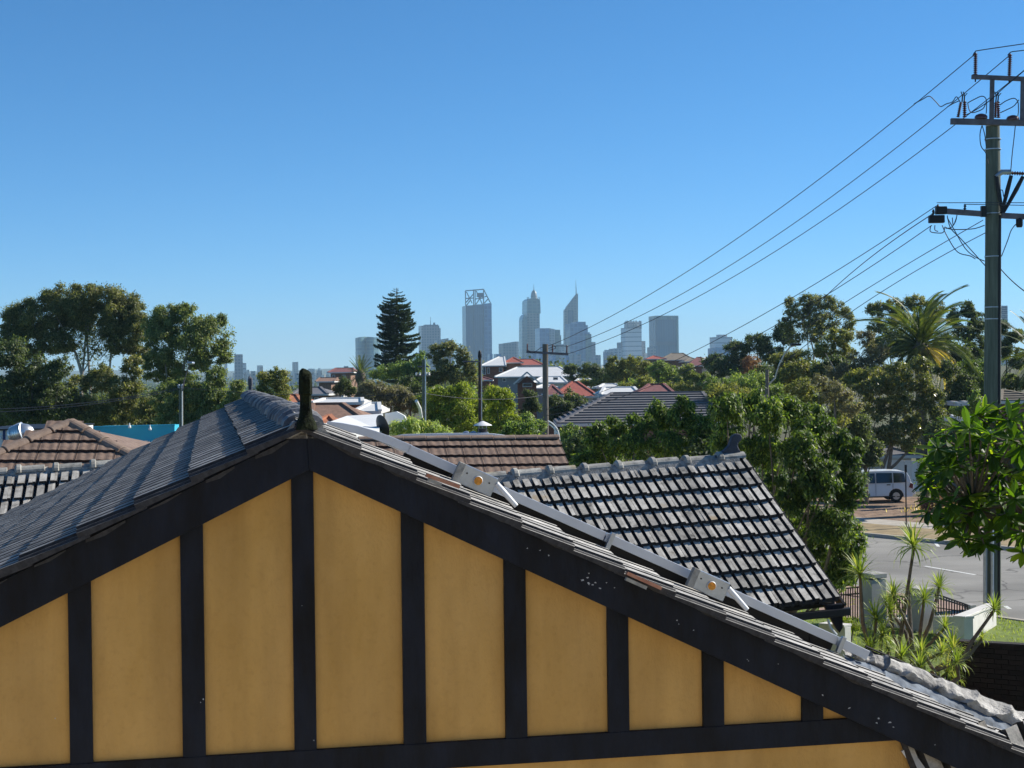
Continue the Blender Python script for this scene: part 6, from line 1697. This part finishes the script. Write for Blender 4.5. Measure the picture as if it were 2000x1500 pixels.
# dry tufts on the mulch
def tufts():
    n = 2600
    u = rng.uniform(.55, 1.0, n); w = rng.uniform(7.5, 14, n)
    base = np.array(RL) + np.array(RR - RL) * u[:, None] + np.array(RN) * w[:, None]
    base[:, 2] = .12 + rng.uniform(0, .12, n)
    v = leaves(base, .34, np.tile([0, 0, 1.], (n, 1)), rand_dirs(n), .14, .6)
    o = link_np('dry_tufts', v, n, 4, LM['drytuft']); tag(o, 'dry grass tufts on the bark mulch bank by the van', 'grass', kind='stuff')
    n = 6000
    u = rng.uniform(.68, .86, n); w = rng.uniform(rw - 6.0, rw - .3, n)
    base = np.array(RL) + np.array(RR - RL) * u[:, None] + np.array(RN) * w[:, None]; base[:, 2] = .13
    v = leaves(base, .09, np.tile([0, 0, 1.], (n, 1)), rand_dirs(n), .2, .6)
    o = link_np('lawn_blades', v, n, 4, LM['lime']); tag(o, 'short bright lawn blades beside the power pole', 'grass', kind='stuff')
tufts()
tree('shrub', 'reddish shrub with pink flowers behind the van', 70, [(1800, 930, 14, 20), (1815, 950, 16, 18), (1806, 905, 14, 14)], 'mid', 7, 1.0, cat='shrub')
tree('shrub', 'low brown scrub right of the van', 66, [(1815, 985, 26, 16), (1850, 975, 26, 18), (1890, 1000, 40, 14)], 'rust', 6, .9, cat='shrub')

# dragon plants
def rosette_mesh(mt, nb=42, seed=0):
    r_ = random.Random(seed); vs, fs = [], []
    for i in range(nb):
        az = i * 2.39996; f = i / nb; el = R_(82 - 95 * f + r_.uniform(-8, 8)); L = r_.uniform(.75, 1.0); w = .06
        h = V3((cos(az), sin(az), 0)); side = V3((-sin(az), cos(az), 0))
        p = V3((0, 0, 0)); prev = p; k0 = len(vs)
        droop = (.25 + .7 * f) * r_.uniform(.6, 1.2)
        for j in range(5):
            t = j / 4; e = el - droop * t * t * 1.6
            if j: p = p + (h * cos(e) + Z * sin(e)) * (L / 4)
            ww = w * (1 - t ** 2.2) * (.55 + .45 * min(1, t * 4)) + .002
            vs += [p - side * ww / 2 - Z * .004 * 0, p + side * ww / 2]
        for j in range(4): fs.append((k0 + 2 * j, k0 + 2 * j + 1, k0 + 2 * j + 3, k0 + 2 * j + 2))
    me = bpy.data.meshes.new('leaf_rosette'); me.from_pydata([tuple(v) for v in vs], [], fs); me.materials.append(LM[mt]); me.update(); return me
ROS = [rosette_mesh('drac', 64, k) for k in range(4)]
def dragon(label, heads, base, Y):
    bp_ = P(base[0], base[1], Y)
    t = thing('dragon_plant', label, 'plant', V3((bp_.x, Y, 0)))
    for x, y, r, *k in heads:
        dy = k[0] if k else random.uniform(-.5, .5)
        q = P(x, y + r * .12, Y + dy); bb = bp_ + V3((random.uniform(-.25, .25), dy * .4, 0))
        b = MB()
        mid_ = bb.lerp(q, .55) + V3((random.uniform(-.16, .16), 0, -.05)); low = V3((bb.x, bb.y, max(0.0, bb.z - 1.2)))
        b.tube([low, bb, mid_, q.lerp(mid_, .35), q], [.055, .045, .034, .028, .026], 8); b.build('stem', M['bark'], t, True)
        mw = Matrix.Translation(q) @ Matrix.Rotation(random.uniform(0, 6), 4, 'Z') @ Matrix.Rotation(random.uniform(-.35, .35), 4, 'X') @ Matrix.Scale(r * Y / F * 1.25, 4)
        inst('leaf_rosette', random.choice(ROS), mw, t)
dragon('tallest spiky dragon plant, its crown against the road', [(1785, 1062, 52), (1775, 1150, 26), (1745, 1160, 38), (1738, 1190, 34), (1730, 1175, 30)], (1768, 1300), 27)
dragon('spiky dragon plant standing left of the tallest one', [(1680, 1118, 50), (1712, 1205, 42), (1722, 1238, 40), (1700, 1262, 34), (1735, 1262, 38)], (1712, 1310), 26.5)
dragon('spiky dragon plant with three small heads right of the tallest one', [(1835, 1144, 36), (1805, 1168, 36), (1846, 1222, 30), (1862, 1262, 44), (1838, 1272, 40)], (1800, 1300), 26)
dragon('thin dragon plant leaning right in front of the white wall', [(1942, 1188, 34), (1918, 1245, 22)], (1845, 1315), 25.2)
dragon('low mass of spiky dragon heads at the bottom of the plant bed', [(1760, 1280, 40), (1798, 1300, 42), (1850, 1310, 38), (1868, 1290, 36), (1800, 1268, 34), (1868, 1325, 22)], (1810, 1345), 24.8)
tree('shrub', 'bright ferny bush at the foot of the black railing', 35, [(1652, 1215, 16, 12), (1668, 1222, 14, 12), (1640, 1232, 18, 12)], 'lime', 10, 1.0, .5, cat='shrub', aspect=.2)

# broad-leaved tree at the right edge
def magnolia():
    Y = 16.0; s = Y / F
    c = P(1950, 950, Y)
    t = thing('broadleaf_tree', 'near tree of big glossy leaves hanging into the frame at the right edge', 'tree', V3((P(2110, 1000, Y).x, Y, 0)))
    vs, fs = [], []
    nx = 5
    for i in range(nx):
        f = i / (nx - 1); w = .17 * (sin(pi * min(1, f ** 1.25 * .96 + .02)) ** .8) + .004; zc = -.10 * f * f
        vs += [(f, -w, zc + .035), (f, 0, zc), (f, w, zc + .035)]
    for i in range(nx - 1):
        for k in range(2): a = i * 3 + k; fs.append((a, a + 1, a + 4, a + 3))
    me = bpy.data.meshes.new('leaf'); me.from_pydata(vs, [], fs); me.materials.append(LM['magno']); me.update()
    me2 = me.copy()
    cores = [(1905, 905, 85, 85), (1960, 840, 70, 40), (1985, 930, 80, 110), (1870, 960, 60, 90), (1930, 1010, 90, 60), (1990, 1030, 60, 60), (2060, 900, 70, 90), (1850, 890, 40, 40)]
    items = []; tw = MB(); root = P(2105, 1010, Y); roots = [P(1985, 985, Y), P(1965, 905, Y + .3), P(2010, 860, Y), P(1900, 990, Y - .2)]
    for r_ in roots:
        tw.tube([root, root.lerp(r_, .5) - Z * .08, r_], [.07, .05, .035], 8)
    tips = []
    for (x, y, rx, ry) in cores:
        for k in range(int(rx * ry / 300)):
            a = random.uniform(0, 2 * pi); rr_ = random.uniform(.1, 1) ** .5
            px, py = x + rx * rr_ * cos(a), y + ry * rr_ * sin(a)
            if px < 1795 or py < 800 and px < 1885: continue
            tips.append((px, py, random.uniform(-1.0, 1.0)))
    tips += [(1905, 812, 0), (1925, 806, .2), (1950, 800, 0), (1880, 832, .2), (1848, 850, 0), (1832, 880, 0), (1822, 925, .2), (1820, 975, 0), (1832, 1010, 0), (1866, 1040, 0), (1892, 1055, 0), (1908, 1060, .1), (1998, 1080, 0), (1812, 1000, 0), (1975, 805, 0), (1995, 812, 0)]
    tips = [q for q in tips if not (q[1] > 1050 and 1925 < q[0] < 1985)]
    for px, py, dy in tips:
        p = P(px, py, Y + dy); r0 = min(roots, key=lambda q: (q - p).length)
        tw.tube([r0, r0.lerp(p, .6) - Z * .04, p], [.02, .013, .008], 5)
        ax = (p - r0).normalized() + V3((0, 0, .5 if py < 1000 else -.5)); ax.normalize()
        nl = random.randint(8, 13)
        for i in range(nl):
            az = i * 2.39996 + random.random(); el = random.uniform(-.35, .9) if py < 1010 else random.uniform(-.9, .3)
            x_ = ax.orthogonal().normalized(); y_ = ax.cross(x_)
            d = (x_ * cos(az) + y_ * sin(az)) * cos(el) + ax * sin(el) + Z * (-.30 if py < 1000 else -.55); d.normalize()
            up_ = (Z * .8 + ax * .4 + V3((random.uniform(-.4, .4), random.uniform(-.4, .4), 0))).normalized()
            yv = up_.cross(d)
            if yv.length < .1: yv = V3((1, 0, 0)).cross(d)
            yv.normalize(); zv = d.cross(yv)
            L = random.uniform(.15, .24)
            mw = Matrix((d * L, yv * L, zv * L)).transposed().to_4x4(); mw.translation = p
            items.append((dy - L, mw))
    tw.build('twigs', M['bark'], t, True)['kind'] = 'stuff'
    b = MB(); b.tube([V3((root.x, Y, -.1)), V3((root.x + .1, Y, 2.5)), root], [.14, .11, .08], 10); b.build('trunk', M['bark'], t, True)
    vis = sorted(items, key=lambda q: q[0])
    for _, mw in vis[:300]: inst('leaf', me, mw, t)
    vv = np.array([v for v in vs]); big, bfs = [], []
    b = MB()
    for _, mw in vis[300:]: b.add([mw @ V3(v) for v in vs], fs)
    o = b.build('leaves', LM['magno'], t); o['kind'] = 'stuff'
magnolia()

# ------------------------------------------------------------------ air
hz = bpy.data.materials.new('haze'); hz.use_nodes = True
nt = hz.node_tree; nt.nodes.remove(nt.nodes['Principled BSDF'])
pv = nt.nodes.new('ShaderNodeVolumePrincipled')
pv.inputs['Color'].default_value = (.56, .83, 1.0, 1)
pv.inputs['Density'].default_value = 1.15e-4
pv.inputs['Anisotropy'].default_value = 0.1
nt.links.new(pv.outputs[0], nt.nodes['Material Output'].inputs['Volume'])
b = MB(); b.ab(-3300, 3300, -60, 7600, -80, 205)
o = b.build('haze', hz); tag(o, kind='stuff', label='thin bluish air haze over the whole scene', cat='haze')
